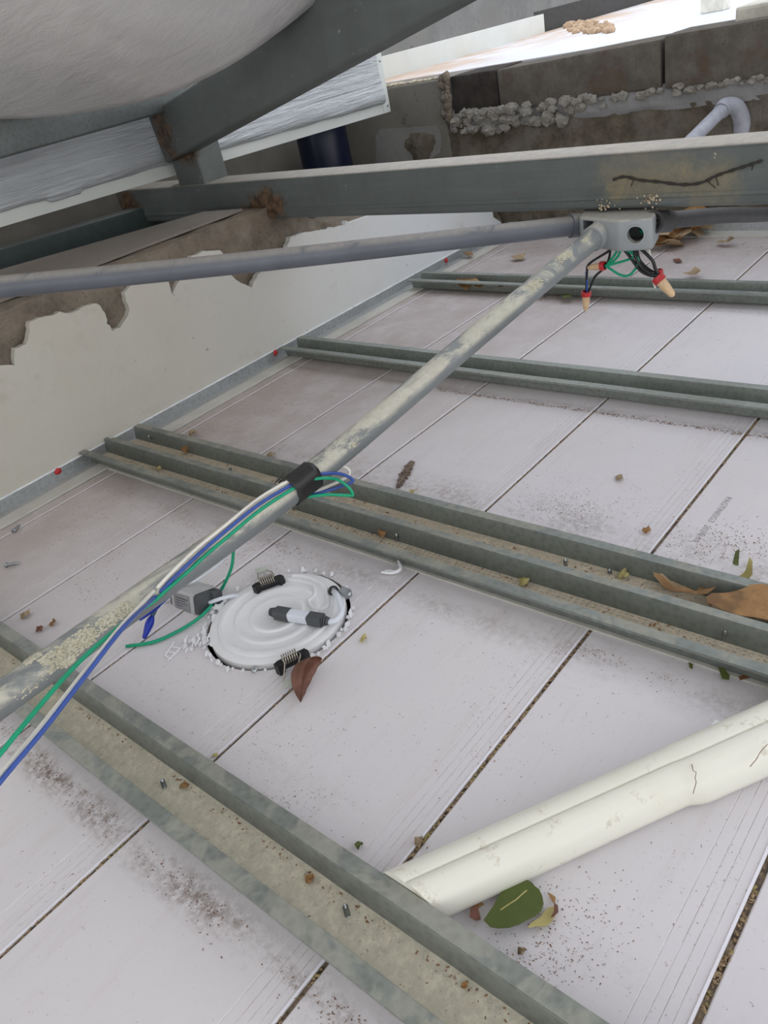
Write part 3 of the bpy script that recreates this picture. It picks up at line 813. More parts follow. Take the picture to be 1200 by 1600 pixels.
# hubs
c2end = Vector((.972, .5035, .2160))
n1 = Vector((foot[1][1]-foot[0][1], -(foot[1][0]-foot[0][0]), 0)); n1.normalize()
if n1.x > 0: n1 = -n1
C2A = AT(0, 1083, .60); C2B = c2end+Vector((-.012, .004, -.001)); d2 = (C2B-C2A).normalized()
C2A = C2A-d2*.12
obj('hub', hollow(C2B-d2*.004, C2B+d2*.030, RC+.0028, RC*.9), M_BOX, bx, smooth=40)
C1B = Vector((1.008, .545, .2195)); C1A = AT(0, 445, .945); d1 = (C1B-C1A).normalized(); C1A = C1A-d1*.25
obj('hub', hollow(C1B-d1*.022, C1B+d1*.012, RC+.0026, RC*.9), M_CON1, bx, smooth=40)
C3A = Vector((1.000, .441, .2235)); C3E = AT(1200, 335, 1.27); d3 = (C3E-C3A).normalized()
obj('hub', hollow(C3A-d3*.008, C3A+d3*.034, .0140, .010), M_CON3, bx, smooth=40)
# conduit 2 (slight bend)
mid = AT(470, 756, .785); pts2 = smooth_path([C2A, C2A.lerp(mid, .5)+Vector((0, 0, 0)), mid, mid.lerp(C2B, .5), C2B], 10)
c2 = thing('electrical_conduit', 'grey conduit splashed with dried plaster, running from the box down to the lower left', 'conduit', mid)
bm = tube(pts2, RC, 28); obj('pipe', bm, M_CON2, c2, smooth=40)
def on_c2(px):   # axis point of conduit 2 at image column
    best = min(pts2, key=lambda p: abs(prj(p)[0]-px)); return best
def prj(p):
    v = R_ @ (np.array(p)-np.array([0, 0, CAMZ])); return 600+F*v[0]/v[2], 800-F*v[1]/v[2], v[2]
axis = smooth_path(pts2, 6)
def c2pt(px):
    return min(axis, key=lambda p: abs(prj(p)[0]-px))
def around(px, ang, r=RC):
    """point on the conduit surface; ang 0 = straight up, + = towards lower right of the photo (-y)"""
    p = c2pt(px); sd = d2.cross(Vector((0, 0, 1))).normalized(); up = sd.cross(d2)
    return p+up*math.cos(ang)*r+sd*math.sin(ang)*r
def splat(px0, px1, a0, a1, n_, rr, seed, bm):
    random.seed(seed)
    for i in range(n_):
        px = random.uniform(px0, px1); a = random.uniform(a0, a1)
        blob(around(px, a, RC-.0002)+d2*random.uniform(-.0026, .0026), random.uniform(rr*.25, rr*.75), (1.3, 1.3, .5), i+seed, 1, .8, 2.5, bm)
M_SPL = mortar_mat('dried_plaster', (.50, .47, .36), (.64, .61, .50), (.56, .53, .42), 80, .12)
bm = bmesh.new(); random.seed(11)
splat(70, 140, .3, 1.5, 520, .0022, 1, bm); splat(130, 200, .5, 1.3, 300, .0024, 2, bm); splat(56, 72, -.6, .1, 70, .0026, 3, bm); splat(88, 104, 1.3, 1.7, 60, .003, 4, bm)
splat(20, 60, 1.2, 1.7, 40, .0016, 5, bm); splat(230, 420, -.9, -.3, 60, .0016, 15, bm)
obj('plaster_splash', bm, M_SPL, c2, smooth=0)
for args in ((822, 836, .2, 1.1, 150, .0028, 7), (868, 886, .0, .8, 110, .0026, 8), (905, 915, .3, .7, 50, .002, 9), (538, 546, 1.0, 1.4, 26, .0022, 10)):
    bm = bmesh.new(); splat(*args, bm); obj('plaster_splash', bm, M_SPL, c2, smooth=0)
# conduit 1
m1 = C1A.lerp(C1B, .5)+Vector((0, 0, -.004))
tag(obj('electrical_conduit', tube(smooth_path([C1A, m1, C1B], 14), RC-.0003, 28), M_CON1, smooth=40), 'bare blue-grey conduit running from the box to the left edge in front of the wall', 'conduit')
tag(obj('electrical_conduit', tube(smooth_path([C3A, C3A.lerp(C3E, .5)+Vector((0, 0, .003)), C3E, C3E+d3*.4], 8), .0112, 24), M_CON3, smooth=40), 'charcoal conduit leaving the right side of the junction box', 'conduit')
# small grey conduit with elbow rising behind the beam
e0 = OX(1050, 250, 1.50); e1 = OX(1128, 172, 1.685); e2 = e1+(e1-e0).normalized()*.02
cb = thing('bent_conduit', 'short pale grey conduit with an elbow in front of the block wall', 'conduit', e0)
obj('pipe', tube([e0, e1], .0125, 24), M_CONB, cb, smooth=40)
el = smooth_path([e1-(e1-e0).normalized()*.004, e1+(e1-e0).normalized()*.016, e1+Vector((.040, -.012, -.004)), e1+Vector((.052, -.020, -.030)), e1+Vector((.052, -.021, -.06))], 6)
obj('elbow', tube(el, .0155, 24), M_CONB, cb, smooth=40)

# ---- wires under the box
def wire(pts, r, mat, label=None, cat='wire', parent=None, name='wire', group=None, n=7):
    o = obj(name, tube(smooth_path(pts, n), r, 9), mat, parent, smooth=0)
    if parent is None: tag(o, label, cat, group)
    return o
def bxp(px, py, dx=0.0): return OX(px, py, .985+dx)
hw = thing('wire_bundle', 'black, green and white wires hanging from the open bottom of the junction box', 'wires', (.985, .47, .197))
RW = .0017
B_ = bxp
for pts in ([(955, 386), (950, 393), (921, 412), (917, 428), (916, 460)], [(954, 385), (952, 402), (945, 418), (930, 432), (921, 452), (918, 462)]):
    wire([B_(*p) for p in pts], RW, M_KWIRE, parent=hw)
wire([B_(916, 425), B_(917, 440), B_(918, 462)], RW*.9, M_BWIRE, parent=hw)
for pts in ([(966, 385), (962, 396), (951, 410), (945, 416)], [(971, 386), (966, 400), (955, 411), (946, 416)], [(976, 386), (990, 397), (986, 404), (960, 412), (946, 416)],
            [(974, 388), (995, 402), (996, 415), (983, 430), (968, 429), (952, 419), (946, 416)]):
    wire([B_(*p) for p in pts], RW, M_GWIRE, parent=hw)
for pts, dx in (([(974, 388), (985, 402), (1000, 422), (1015, 430), (1026, 431)], 0), ([(992, 384), (993, 402), (1003, 418), (1018, 428), (1028, 431)], -.004),
            ([(994, 384), (999, 406), (1012, 420), (1024, 427)], .004), ([(996, 384), (1010, 397), (1020, 408), (1024, 420), (1028, 428)], .0)):
    wire([B_(p[0], p[1], dx) for p in pts], RW*1.25, M_KWIRE, parent=hw)
for k in range(3):
    wire([B_(1007+k*3, 382, .01), B_(1012+k*2, 400, .01), B_(1020+k, 416, .01), B_(1028, 424, .008)], RW*.8, M_WWIRE, parent=hw)
wire([B_(1020, 426), B_(1021, 440), B_(1024, 450)], RW*.8, M_WWIRE, parent=hw)
def nut(p, q, label, L=.026, s=1.0):
    p = Vector(p); q = Vector(q); a = (q-p).normalized()
    t = thing('wire_nut', label, 'wire connector', p, 'wire connectors below the junction box')
    obj('collar', lathe([(.0055*s, 0), (.0072*s, .0005), (.0074*s, .007*s), (.0062*s, .0075*s)], p, a, 16), M_RED, t, smooth=40)
    obj('shell', lathe([(.0058*s, .0072*s), (.0055*s, .016*s), (.0045*s, .022*s), (.0036*s, .0275*s), (.002*s, .0295*s), (0, .030*s)], p, a, 12), M_TAN, t, smooth=50)
    return t
nut(B_(945.5, 415), B_(912, 419), 'tan and red wire connector lying sideways on the green wires', s=.88)
nut(B_(916, 455), B_(915, 490), 'tan and red wire connector hanging straight down on the blue wire', s=.95)
nut(B_(1026, 432), B_(1050, 460), 'large tan and red wire connector tilting right on the black wires', s=1.15)
t_ = nut(B_(1029, 421, .012), B_(1031, 440, .012), 'small tan and red connector half hidden behind the large tilted one', s=.75)
# green wires seen inside the box
wire([Vector((1.0, .458, .228)), Vector((.990, .452, .222)), Vector((.985, .447, .212)), Vector((.99, .44, .205))], .0022, M_GWIRE, parent=hw)
wire([Vector((1.0, .462, .215)), Vector((.99, .455, .214)), Vector((.988, .447, .222)), Vector((1.0, .442, .226))], .0022, M_GWIRE, parent=hw)
wire([Vector((1.0, .440, .226)), Vector((.988, .446, .216)), Vector((.99, .452, .204))], .0018, M_KWIRE, parent=hw)

# ================================================================== THREE WIRES TAPED TO THE CONDUIT
def oncyl(px, py, r):
    """point above image position lying on the conduit (or just in front of its nearest point)"""
    best = None
    for k in range(260):
        d = .44+k*.002; p = AT(px, py, d); q = min(axis, key=lambda a_: (a_-p).length_squared)
        i_ = axis.index(q); e = (axis[min(i_+1, len(axis)-1)]-axis[max(i_-1, 0)]).normalized(); v = p-q; dist = (v-e*v.dot(e)).length
        if dist <= RC+r*1.1: return p
        if best is None or dist < best[0]: best = (dist, p)
    return best[1]
def alongwire(name, mat, label, lower, on, upper, r=.0017):
    pts = [AT(*q) for q in lower]+[oncyl(px, py, r) for px, py in on]+[AT(*q) for q in upper]
    return tag(obj(name, tube(smooth_path(pts, 7), r, 9), mat, smooth=0), label, 'wire', 'wires taped along the plaster-splashed conduit')
alongwire('electrical_wire', M_WWIRE, 'white wire taped to the conduit with a loop past the black tape',
          [(-60, 1290, .46), (0, 1211, .48), (60, 1140, .51), (130, 1052, .545), (190, 978, .58)], [(238, 926), (248, 916), (260, 903), (271, 892), (283, 880), (299, 865), (316, 850), (350, 823), (406, 778), (462, 746), (484, 737)],
          [(500, 731, .79), (525, 726, .81), (543, 732, .82), (545, 742, .82), (530, 752, .82), (500, 765, .81), (474, 775, .80)])
alongwire('electrical_wire', M_BWIRE, 'blue wire taped to the conduit between the white and the green',
          [(-60, 1300, .455), (0, 1222, .475), (70, 1138, .505), (135, 1054, .54), (195, 978, .575)], [(241, 934), (252, 923), (263, 912), (274, 901), (286, 889), (302, 874), (318, 859), (350, 832), (406, 787), (462, 754), (484, 744)],
          [(505, 740, .785), (530, 740, .80), (548, 747, .81), (550, 753, .81), (530, 761, .805), (500, 770, .795), (475, 776, .79)])
alongwire('electrical_wire', M_GWIRE, 'green wire taped to the conduit, lowest of the three',
          [(-60, 1250, .46), (0, 1178, .48), (60, 1105, .51), (120, 1038, .545), (180, 984, .585)], [(214, 958), (230, 947), (245, 936), (260, 922), (274, 910), (288, 898), (304, 884), (320, 869), (352, 842), (408, 796), (464, 760), (486, 750)],
          [(508, 747, .78), (528, 750, .795), (545, 762, .80), (551, 773, .80), (545, 774, .80), (510, 773, .79), (476, 777, .785)])
# tape
bm = bmesh.new(); pa = c2pt(452); pb2 = c2pt(489); R2 = []
sd2 = d2.cross(Vector((0, 0, 1))).normalized(); up2 = sd2.cross(d2)
for i in range(7):
    p = pa.lerp(pb2, i/6); ring = []
    for k in range(28):
        a = 2*math.pi*k/28; r = RC+.0018
        if .1 < a < 1.4: r += .0030*math.sin((a-.1)/1.3*math.pi)**.7
        r += .0005*noise.noise(Vector((a*3, i, 1)))
        ring.append(bm.verts.new(p+up2*math.cos(a)*r+sd2*math.sin(a)*r+d2*.001*noise.noise(Vector((a*2, 0, i > 3)))))
    R2.append(ring)
for i in range(6):
    for k in range(28): bm.faces.new((R2[i][k], R2[i][(k+1) % 28], R2[i+1][(k+1) % 28], R2[i+1][k]))
tp = thing('black_tape', 'black insulating tape binding three wires to the conduit', 'tape', pa)
o_ = obj('wrap', bm, M_TAPE, tp, smooth=45); s2 = o_.modifiers.new('t', 'SOLIDIFY'); s2.thickness = .0006
q1 = [around(449, -.9, RC+.003), around(457, -1.0, RC+.006), around(468, -1.1, RC+.010), around(464, -.75, RC+.006), around(455, -.45, RC+.0025)]
obj('loose_end', sheet_from_outline(q1, .0006, None, 0), M_TAPE, tp)
ta, tb = AT(455, 779, .80), AT(477, 774, .79)
obj('tail', tube(smooth_path([ta, ta.lerp(tb, .5)+Vector((0, 0, .002)), tb], 4), [.0012, .0015, .0018, .0022, .0026, .0028, .003, .003, .0024], 8), M_TAPE, tp, smooth=0)

# ---- loose ends beside the downlight
tag(obj('electrical_wire', tube(smooth_path([AT(366, 838, .80), AT(365, 856, .83), AT(362, 885, .86), AT(352, 910, .885), AT(340, 930, .89), OZ(325, 952, .006), OZ(305, 970, .004), OZ(275, 988, .003), OZ(240, 1003, .003), OZ(197, 1010, .003)], 7), .0019, 9), M_GWIRE, smooth=0),
    'short green wire curling down from the conduit behind the grey driver box', 'wire')
tag(obj('electrical_wire', tube(smooth_path([AT(330, 872, .80), AT(305, 900, .80), AT(275, 922, .82), AT(250, 945, .84), AT(237, 960, .86)], 7), .0018, 9), M_BWIRE, smooth=0),
    'dark blue wire end dropping from under the conduit to the blue splice', 'wire')
tag(obj('electrical_wire', tube(smooth_path([AT(362, 850, .81), AT(352, 872, .84), AT(335, 888, .86), AT(310, 905, .88), AT(285, 916, .88), AT(262, 935, .87), AT(250, 950, .87)], 7), .0014, 9), M_CABLE, smooth=0),
    'thin white wire passing behind the grey driver box', 'wire')
bs = thing('blue_splice', 'blue taped wire splice hanging beside the driver box', 'splice', AT(240, 960, .86))
a_, b_ = OZ(238, 962, .022), OZ(225, 998, .006)
obj('lower_wrap', tube(smooth_path([a_, a_.lerp(b_, .25), a_.lerp(b_, .6), b_], 5), [.002, .0025, .003, .0036, .004, .0043, .0045, .0045, .0043, .004, .0038, .0034, .003, .0026, .0022, .0018], 10), M_BTAPE, bs, smooth=0)
a2, b2_ = OZ(252, 938, .030), OZ(218, 968, .030)
obj('upper_wrap', tube(smooth_path([a2, a2.lerp(b2_, .4), b2_], 5), [.002, .003, .004, .0046, .0048, .0046, .0042, .0036, .003, .0024, .0018], 10), M_BTAPE, bs, smooth=0)
obj('crimp', tube([OZ(247, 943, .03), a_], .0024, 10), plain('slate_crimp', (.05, .09, .14), .5), bs, smooth=40)

# ================================================================== DOWNLIGHT
dl = thing('recessed_downlight', 'round white recessed downlight seen from behind, set in a ragged hole in the boards', 'downlight', LC)
Rb = .0730
pf = [(0, .0030), (.022, .0030), (.0245, .0042), (.028, .0042), (.030, .0026), (.038, .0026), (.0405, .0040), (.0445, .0040), (.047, .0022), (.056, .0022), (.0585, .0036), (.062, .0034), (.064, .0012),
      (.0705, .0010), (Rb, -.0005), (Rb, -.010), (.066, -.012), (0, -.012)]
bm = lathe([(r, h+.004) for r, h in pf], LC, (0, 0, 1), 80); bmesh.ops.recalc_face_normals(bm, faces=bm.faces[:])
obj('body', bm, M_LAMP, dl, smooth=30)
# embossed scroll
cs = [OZ(p[0], p[1], .0070) for p in ((445, 905), (470, 908), (490, 915), (492, 930), (482, 940), (492, 952), (508, 950), (512, 935), (505, 915), (480, 902), (455, 900))]
obj('embossed_ridge', tube(smooth_path(cs, 6), .0022, 8), M_LAMP, dl, smooth=0)
# flange ring under hole (seen through gaps it is dark), cable outlet
def clip(px, py, px2, py2, tipx, tipy, lab):
    """black bracket from a to b, spring around, wire arm to the tab"""
    a = OZ(px, py, .012); b = OZ(px2, py2, .012); ax = (b-a).normalized(); n = ax.cross(Vector((0, 0, 1)))
    t = OZ(tipx, tipy, .007)
    if (t-a).dot(n) < 0: n = -n
    c = obj('spring_clip', beam(a, b, .0075, .009, r=.0012), M_BLK, dl, smooth=40); c['label'] = lab
    for q in (a, b):
        obj('bracket_lug', box_bm(q-Vector((.0035, .0035, .009)), q+Vector((.0035, .0035, .004)), .001), M_BLK, c)
    L = (b-a).length; hel = []
    m0 = a.lerp(b, .18)+Vector((0, 0, .005)); m1_ = a.lerp(b, .78)+Vector((0, 0, .005))
    for i in range(7*12+1):
        an = 2*math.pi*i/12; q = m0.lerp(m1_, i/(84)); hel.append(q+n*math.cos(an)*.0052+Vector((0, 0, 1))*math.sin(an)*.0045)
    obj('spring', tube(hel, .00075, 6), M_SPRING, c, smooth=0)
    w1 = m0; w2 = m1_; e_ = ax*.0055
    obj('spring_arm', tube(smooth_path([w1, w1+n*.008+Vector((0, 0, .002)), t-e_, t-e_+n*.006], 5), .0007, 6), M_SPRING, c, smooth=0)
    obj('spring_arm', tube(smooth_path([w2, w2+n*.008+Vector((0, 0, .002)), t+e_, t+e_+n*.006], 5), .0007, 6), M_SPRING, c, smooth=0)
    bm = bmesh.new(); s_1 = ax*.0068
    P = [t-s_1-n*.001, t+s_1-n*.001, t+s_1+n*.008, t-s_1+n*.008]
    lo = [bm.verts.new(p+Vector((0, 0, -.0018))) for p in P]; hi = [bm.verts.new(p+Vector((0, 0, .0018))) for p in P]
    bm.faces.new(lo[::-1]); bm.faces.new(hi)
    for k in range(4): bm.faces.new((lo[k], lo[(k+1) % 4], hi[(k+1) % 4], hi[k]))
    bmesh.ops.bevel(bm, geom=bm.edges[:], offset=.0006, segments=1, affect='EDGES')
    obj('rubber_tab', bm, plain('pale_rubber', (.50, .53, .47), .5), c)
clip(401, 918, 438, 905, 410, 893, 'black far clip with a coil spring')
clip(436, 1041, 476, 1022, 452, 1062, 'black near clip with a coil spring')
# cable outlet and cable of the lamp, connector pair
cc = [(522, 925, .010), (527, 931, .016), (532, 945, .016), (534, 958, .014), (525, 969, .012), (512, 972, .012)]
obj('cable', tube(smooth_path([OZ(*p) for p in cc], 7), .0032, 12), M_CABLE, dl, smooth=0)
obj('cable_grommet', hollow(OZ(521, 923, .004), OZ(521, 923, .011), .0055, .003), M_BLK, dl, smooth=40)
obj('outlet_bracket', box_bm(OZ(540, 932, 0)-Vector((.005, .006, 0)), OZ(540, 932, 0)+Vector((.005, .006, .009)), .001), M_ZINC, dl)
obj('screw', lathe([(0, .003), (.003, .002), (.0035, 0)], OZ(398, 1047, .003), (0, 0, 1), 14), M_ZINC, dl, smooth=0)
obj('screw', lathe([(0, .003), (.003, .002), (.0035, 0)], OZ(545, 928, .006), (0, 0, 1), 14), M_ZINC, dl, smooth=0)
def seg_along(a, b, t0, t1): return a.lerp(b, t0), a.lerp(b, t1)
ca = OZ(423, 956, .014); cb_ = OZ(514, 971, .014)
plug = obj('socket', bmesh.new(), M_CHAR, dl)
plug.data = obj('tmp', beam(*seg_along(ca, cb_, .67, .90), .0125, .011, r=.002), M_CHAR).data; bpy.data.objects.remove(bpy.data.objects['tmp'])
for k in range(3): obj('strain_relief_rib', tube(list(seg_along(ca, cb_, .905+k*.034, .925+k*.034)), .0055-k*.0006, 14), M_CHAR, plug, smooth=40)
o_ = obj('connector_sleeve', beam(*seg_along(ca, cb_, .34, .67), .0118, .0105, r=.0025), M_CABLE, dl, smooth=40); o_['label'] = 'white middle sleeve of the plug'

# ---- driver box
dv_a = OZ(300, 933, .030); 
dr = thing('led_driver', 'small pale grey driver box with charcoal end cap, tilted beside the downlight', 'driver', OZ(305, 955, 0))
# local frame: long axis from back-left to front-right
e0_ = AT(287, 929, .895); e1_ = AT(331, 943, .862)
axd = (e1_-e0_).normalized(); sd_ = axd.cross(Vector((0, 0, 1))).normalized(); upd = sd_.cross(axd)
rot = Matrix.Rotation(math.radians(-18), 3, axd); sd_ = rot @ sd_; upd = rot @ upd
Ld = .050
def dbox(t0, t1, w, h, r, name, mat, off=0, offu=0):
    bm = sweep(rrect(w, h, r, 3), e0_+axd*t0+sd_*off+upd*offu, e0_+axd*t1+sd_*off+upd*offu, sd_, upd); return obj(name, bm, mat, dr, smooth=40)
dbox(0, .040, .032, .026, .0015, 'housing', M_DRV)
dbox(.0402, .047, .030, .024, .004, 'end_cap', M_CHAR)
dbox(.040, .052, .012, .024, .002, 'end_cap', M_CHAR, -.009)
dbox(-.004, .0, .030, .018, .002, 'rear_cap', M_CHAR)
o_ = dbox(.005, .034, .0006, .019, .0002, 'label_sticker', M_LABEL, .0162)
for k, (ll, wk) in enumerate(((.022, .0012), (.018, .0008), (.020, .0008), (.012, .0008))):
    dbox(.009, .009+ll, .0003, wk, .0001, 'sticker_text', M_CHAR, .0166, .0045-k*.003)
pl0 = e0_+axd*.047+upd*.0
wp = smooth_path([pl0, AT(350, 934, .86), AT(372, 931, .87), AT(395, 940, .885), AT(412, 951, .895), ca+Vector((0, 0, .0))], 7)
obj('cable', tube(wp, .0022, 10), M_CABLE, dr, smooth=0)
pg = obj('plug', beam(*seg_along(ca, cb_, .10, .34), .0125, .011, r=.002), M_CHAR, dr, smooth=40)
for k in range(3): obj('strain_relief_rib', tube(list(seg_along(ca, cb_, .0+k*.034, .02+k*.034)), .0043+k*.0006, 14), M_CHAR, pg, smooth=40)
obj('lead', tube(smooth_path([e0_-axd*.002, AT(262, 936, .89), AT(248, 950, .895), AT(240, 968, .90)], 6), .0024, 9), M_CABLE, dr, smooth=0)

# ---- shavings round the hole
bm = bmesh.new(); random.seed(21)
def chip(p, s, bm, flat=.35):
    n_ = random.randint(4, 6); a0 = random.random()*6; vs = []
    up = Vector((random.uniform(-.25, .25), random.uniform(-.25, .25), 1)).normalized(); a = up.orthogonal().normalized(); b = up.cross(a)
    for side in (0, 1):
        vs.append([bm.verts.new(Vector(p)+(a*math.cos(a0+6.283*k/n_)+b*math.sin(a0+6.283*k/n_)*flat)*s*(.7+.5*((k*37) % 5)/5)+up*(.0004*side)) for k in range(n_)])
    bm.faces.new(vs[0][::-1]); bm.faces.new(vs[1])
    for k in range(n_): bm.faces.new((vs[0][k], vs[0][(k+1) % n_], vs[1][(k+1) % n_], vs[1][k]))
for i in range(80):
    a = random.uniform(0, 6.283); rr = LR+random.uniform(.0005, .005)
    if -2.4 < (a-3.14) < -1.2 and random.random() < .5: continue
    chip(LC+Vector((math.cos(a)*rr, math.sin(a)*rr, .0013+random.random()*.001)), random.uniform(.002, .006), bm, .55)
for i in range(60):
    px = random.uniform(288, 335); py = 1006-(px-288)*.12+random.gauss(0, 5)
    chip(OZ(px, py, .0015+random.random()*.003), random.uniform(.002, .005), bm)
for i in range(18):
    chip(OZ(random.uniform(328, 352), random.uniform(935, 985), .003), random.uniform(.003, .006), bm, .6)
tag(obj('plastic_shavings', bm, M_WSHRED), 'white plastic shavings torn around the downlight hole', 'shavings', kind='stuff')
# ladder-like shred
bm = bmesh.new()
for a, b in (((272, 1003), (258, 1024)), ((290, 1005), (262, 1032)), ((268, 1010), (282, 1013)), ((263, 1018), (274, 1021)), ((258, 1024), (268, 1029))):
    tube([OZ(*a, .0015), OZ(*b, .0015)], .0007, 5, True, bm)
tag(obj('plastic_shred', bm, M_WSHRED), 'ladder-shaped white plastic shred on the board left of the downlight', 'shred')
bm = tube(smooth_path([OZ(622, 876, .006), OZ(626, 884, .006), OZ(624, 891, .004), OZ(612, 895, .003), OZ(596, 894, .003)], 6), [.0014+.0008*math.sin(i*.12) for i in range(25)], 7)
tube(smooth_path([OZ(618, 893, .004), OZ(610, 891, .004), OZ(601, 892, .004)], 4), .0010, 6, True, bm)
tag(obj('plastic_shred', bm, M_WSHRED, smooth=0), 'curled white plastic shred beside the nearer doubled channel', 'shred')
bm = bmesh.new(); chip(OZ(1121, 1133, .012), .006, bm, .9)
tag(obj('plastic_shred', bm, M_WSHRED), 'tiny white chip on the far side of the cream pipe', 'shred')

# ================================================================== CREAM PIPE
pp_ = thing('plastic_pipe', 'cream ribbed plastic downpipe lying across the boards at lower right', 'pipe', (.3, .17, 0))
def pipe_profile(w, h, groove=.0016):
    # s: across (+ = towards the far upper side), u: up ; upper half has two rolls with a groove
    out = []
    up_pts = [(.5, .42), (.485, .62), (.43, .82), (.33, .95), (.20, 1.0), (.07, .98), (.035, .95), (.022, .90), (.01, .95), (-.04, .985), (-.14, .97), (-.24, .90), (-.30, .83), (-.345, .79), (-.39, .74), (-.44, .64), (-.48, .48), (-.5, .34)]
    for a, b in up_pts: out.append((a*w, b*h))
    for a, b in ((-.48, .16), (-.40, .03), (-.25, 0), (.25, 0), (.40, .04), (.48, .2)): out.append((a*w, b*h))
    return out
c0 = (OZ(590, 1370, .020)+OZ(690, 1437, .008))/2; c0.z = 0
u0, u1 = OZ(590, 1370, .020), OZ(1200, 1098, .024); l0, l1 = OZ(690, 1437, .008), OZ(1085, 1250, .008)
dP = Vector(((u1-u0).normalized()+(l1-l0).normalized())[:2]+(0,)).normalized(); sP = Vector((-dP.y, dP.x, 0))
mm_ = (l0-u0).dot(sP)
if mm_ > 0: sP = -sP; mm_ = -mm_
w0, h0 = abs(mm_)*1.0, .030; print('pipe w', w0)
bm = bmesh.new(); secs = []
off_ = ((u0+l0)/2-c0).dot(sP)
base = c0+sP*off_+Vector((0, 0, .0012)); L1 = ((OZ(1085, 1250, .01)-c0).dot(dP))
stations = [(0, 1.0), (L1*.5, 1.0), (L1-.006, 1.0), (L1-.003, 1.01), (L1+.004, 1.09), (L1+.010, 1.12), (L1+.05, 1.14), (L1+.135, 1.15)]
for s, k in stations:
    row = []
    for a, b in pipe_profile(w0*k, h0*(1+(k-1)*.6)):
        p = base+dP*s+sP*(a - (k-1)*.020)+Vector((0, 0, b))
        if s == 0:
            x_t = .1885; p = p + dP*((x_t-p.x)/dP.x)
        row.append(bm.verts.new(p))
    secs.append(row)
for r1, r2 in zip(secs[:-1], secs[1:]):
    n_ = len(r1)
    for k in range(n_): bm.faces.new((r1[k], r1[(k+1) % n_], r2[(k+1) % n_], r2[k]))
bm.faces.new(secs[0]); bm.faces.new(secs[-1][::-1]); bmesh.ops.recalc_face_normals(bm, faces=bm.faces[:])
obj('pipe_body', bm, M_PVC, pp_, smooth=50)
# thin brown line in the groove, cracks
bm = tube([base+dP*(-.0)+sP*(.022*w0)+Vector((.004, 0, .905*h0)), base+dP*(L1-.004)+sP*(.022*w0)+Vector((0, 0, .905*h0))], .0005, 5)
obj('groove_line', bm, M_CRUMB, pp_)
def on_pipe(px, py): return OZ(px, py, .0325)
for pth in ([(1081, 1194), (1083, 1204), (1088, 1207), (1086, 1216), (1088, 1222), (1083, 1240)], [(1199, 1163), (1188, 1175), (1182, 1186), (1172, 1198)]):
    obj('crack', tube([on_pipe(*p) for p in pth], .00028, 5), M_CRUMB, pp_)

# ================================================================== LEAVES
def leaf(outline, z, mat, label, name='fallen_leaf', curl=None, th=.0004, vein=None, group=None, div=2, parent=None):
    pts = [OZ(px, py, z) for px, py in outline]
    lift = curl
    o = obj(name, sheet_from_outline(pts, th, lift, div), mat, parent, smooth=60)
    if parent is None: tag(o, label, 'leaf', group)
    if vein: 
        v_ = obj('midrib', tube([ (lift(OZ(*p, z)) if lift else OZ(*p, z))+Vector((0, 0, .0003)) for p in vein], .0005, 5), M_LEAFY, o)
    return o
def wavy(c, amp, fr, base=0): return lambda v: Vector((v.x, v.y, v.z+base+amp*(noise.noise(Vector((v.x*fr, v.y*fr, c)))+.6)))
leaf([(757, 1445), (770, 1425), (781, 1404), (788, 1391), (800, 1386), (809, 1387), (818, 1382), (825, 1380), (832, 1384), (836, 1389), (843, 1394), (848, 1404), (850, 1416), (847, 1427), (838, 1437), (825, 1444), (812, 1452), (797, 1457), (780, 1458), (768, 1456)],
     .0035, M_LEAFG, 'broad green leaf lying just below the cream pipe', curl=wavy(1, .006, 18), vein=[(783, 1429), (795, 1420), (808, 1411), (815, 1404), (824, 1396)], div=3)
leaf([(826, 1453), (834, 1443), (845, 1434), (850, 1425), (857, 1418), (866, 1416), (871, 1420), (868, 1432), (861, 1444), (852, 1450), (838, 1451), (827, 1455)], .002, M_LEAFY, 'yellow leaf fragment with a red tip touching the green leaf', curl=wavy(3, .006, 30))
leaf([(866, 1414), (872, 1417), (873, 1428), (866, 1436), (861, 1438), (866, 1428)], .004, M_LEAFR, 'small red-brown leaf tip on the yellow fragment', curl=wavy(4, .004, 30), div=1)
leaf([(855, 1394), (861, 1397), (868, 1402), (867, 1413), (862, 1407)], .002, M_LEAFO, 'tiny ochre leaf chip above the yellow fragment', div=0)
leaf([(738, 1416), (752, 1410), (757, 1413), (745, 1420)], .002, M_LEAFO, 'tiny ochre leaf chip left of the green leaf', div=0)
leaf([(736, 1424), (748, 1422), (752, 1438), (744, 1444), (736, 1442)], .002, M_LEAFR, 'crumpled rust-coloured scrap left of the green leaf', curl=wavy(8, .006, 80), div=1)
# curled brown leaf by the clip
def folded(v):
    return v
la = [(502, 1028), (504, 1031), (496, 1052), (484, 1075), (472, 1097), (466, 1094), (461, 1080), (460, 1062), (465, 1048), (474, 1038), (488, 1031)]
t = thing('curled_leaf', 'curled reddish-brown leaf standing on edge beside the near downlight clip', 'leaf', OZ(478, 1070, 0))
tipa, tipb = OZ(503, 1029, .012), OZ(470, 1097, .006)
bm = bmesh.new(); ns, nc = 16, 8; G = []
for i in range(ns+1):
    s = i/ns; p = tipa.lerp(tipb, s); wv = math.sin(math.pi*min(1, s*1.0))**.8
    ax_ = (tipb-tipa).normalized(); sd = ax_.cross(Vector((0, 0, 1))).normalized()
    row = []
    for j in range(nc+1):
        u = j/nc*2-1
        row.append(bm.verts.new(p+sd*(.017*wv*(1-abs(u)**1.6))*1.0*(1 if True else 1)+Vector((0, 0, (.010*u+.010)*wv))+sd*.001*noise.noise(Vector((i*.5, j*.5, 2)))))
    G.append(row)
for i in range(ns):
    for j in range(nc): bm.faces.new((G[i][j], G[i][j+1], G[i+1][j+1], G[i+1][j]))
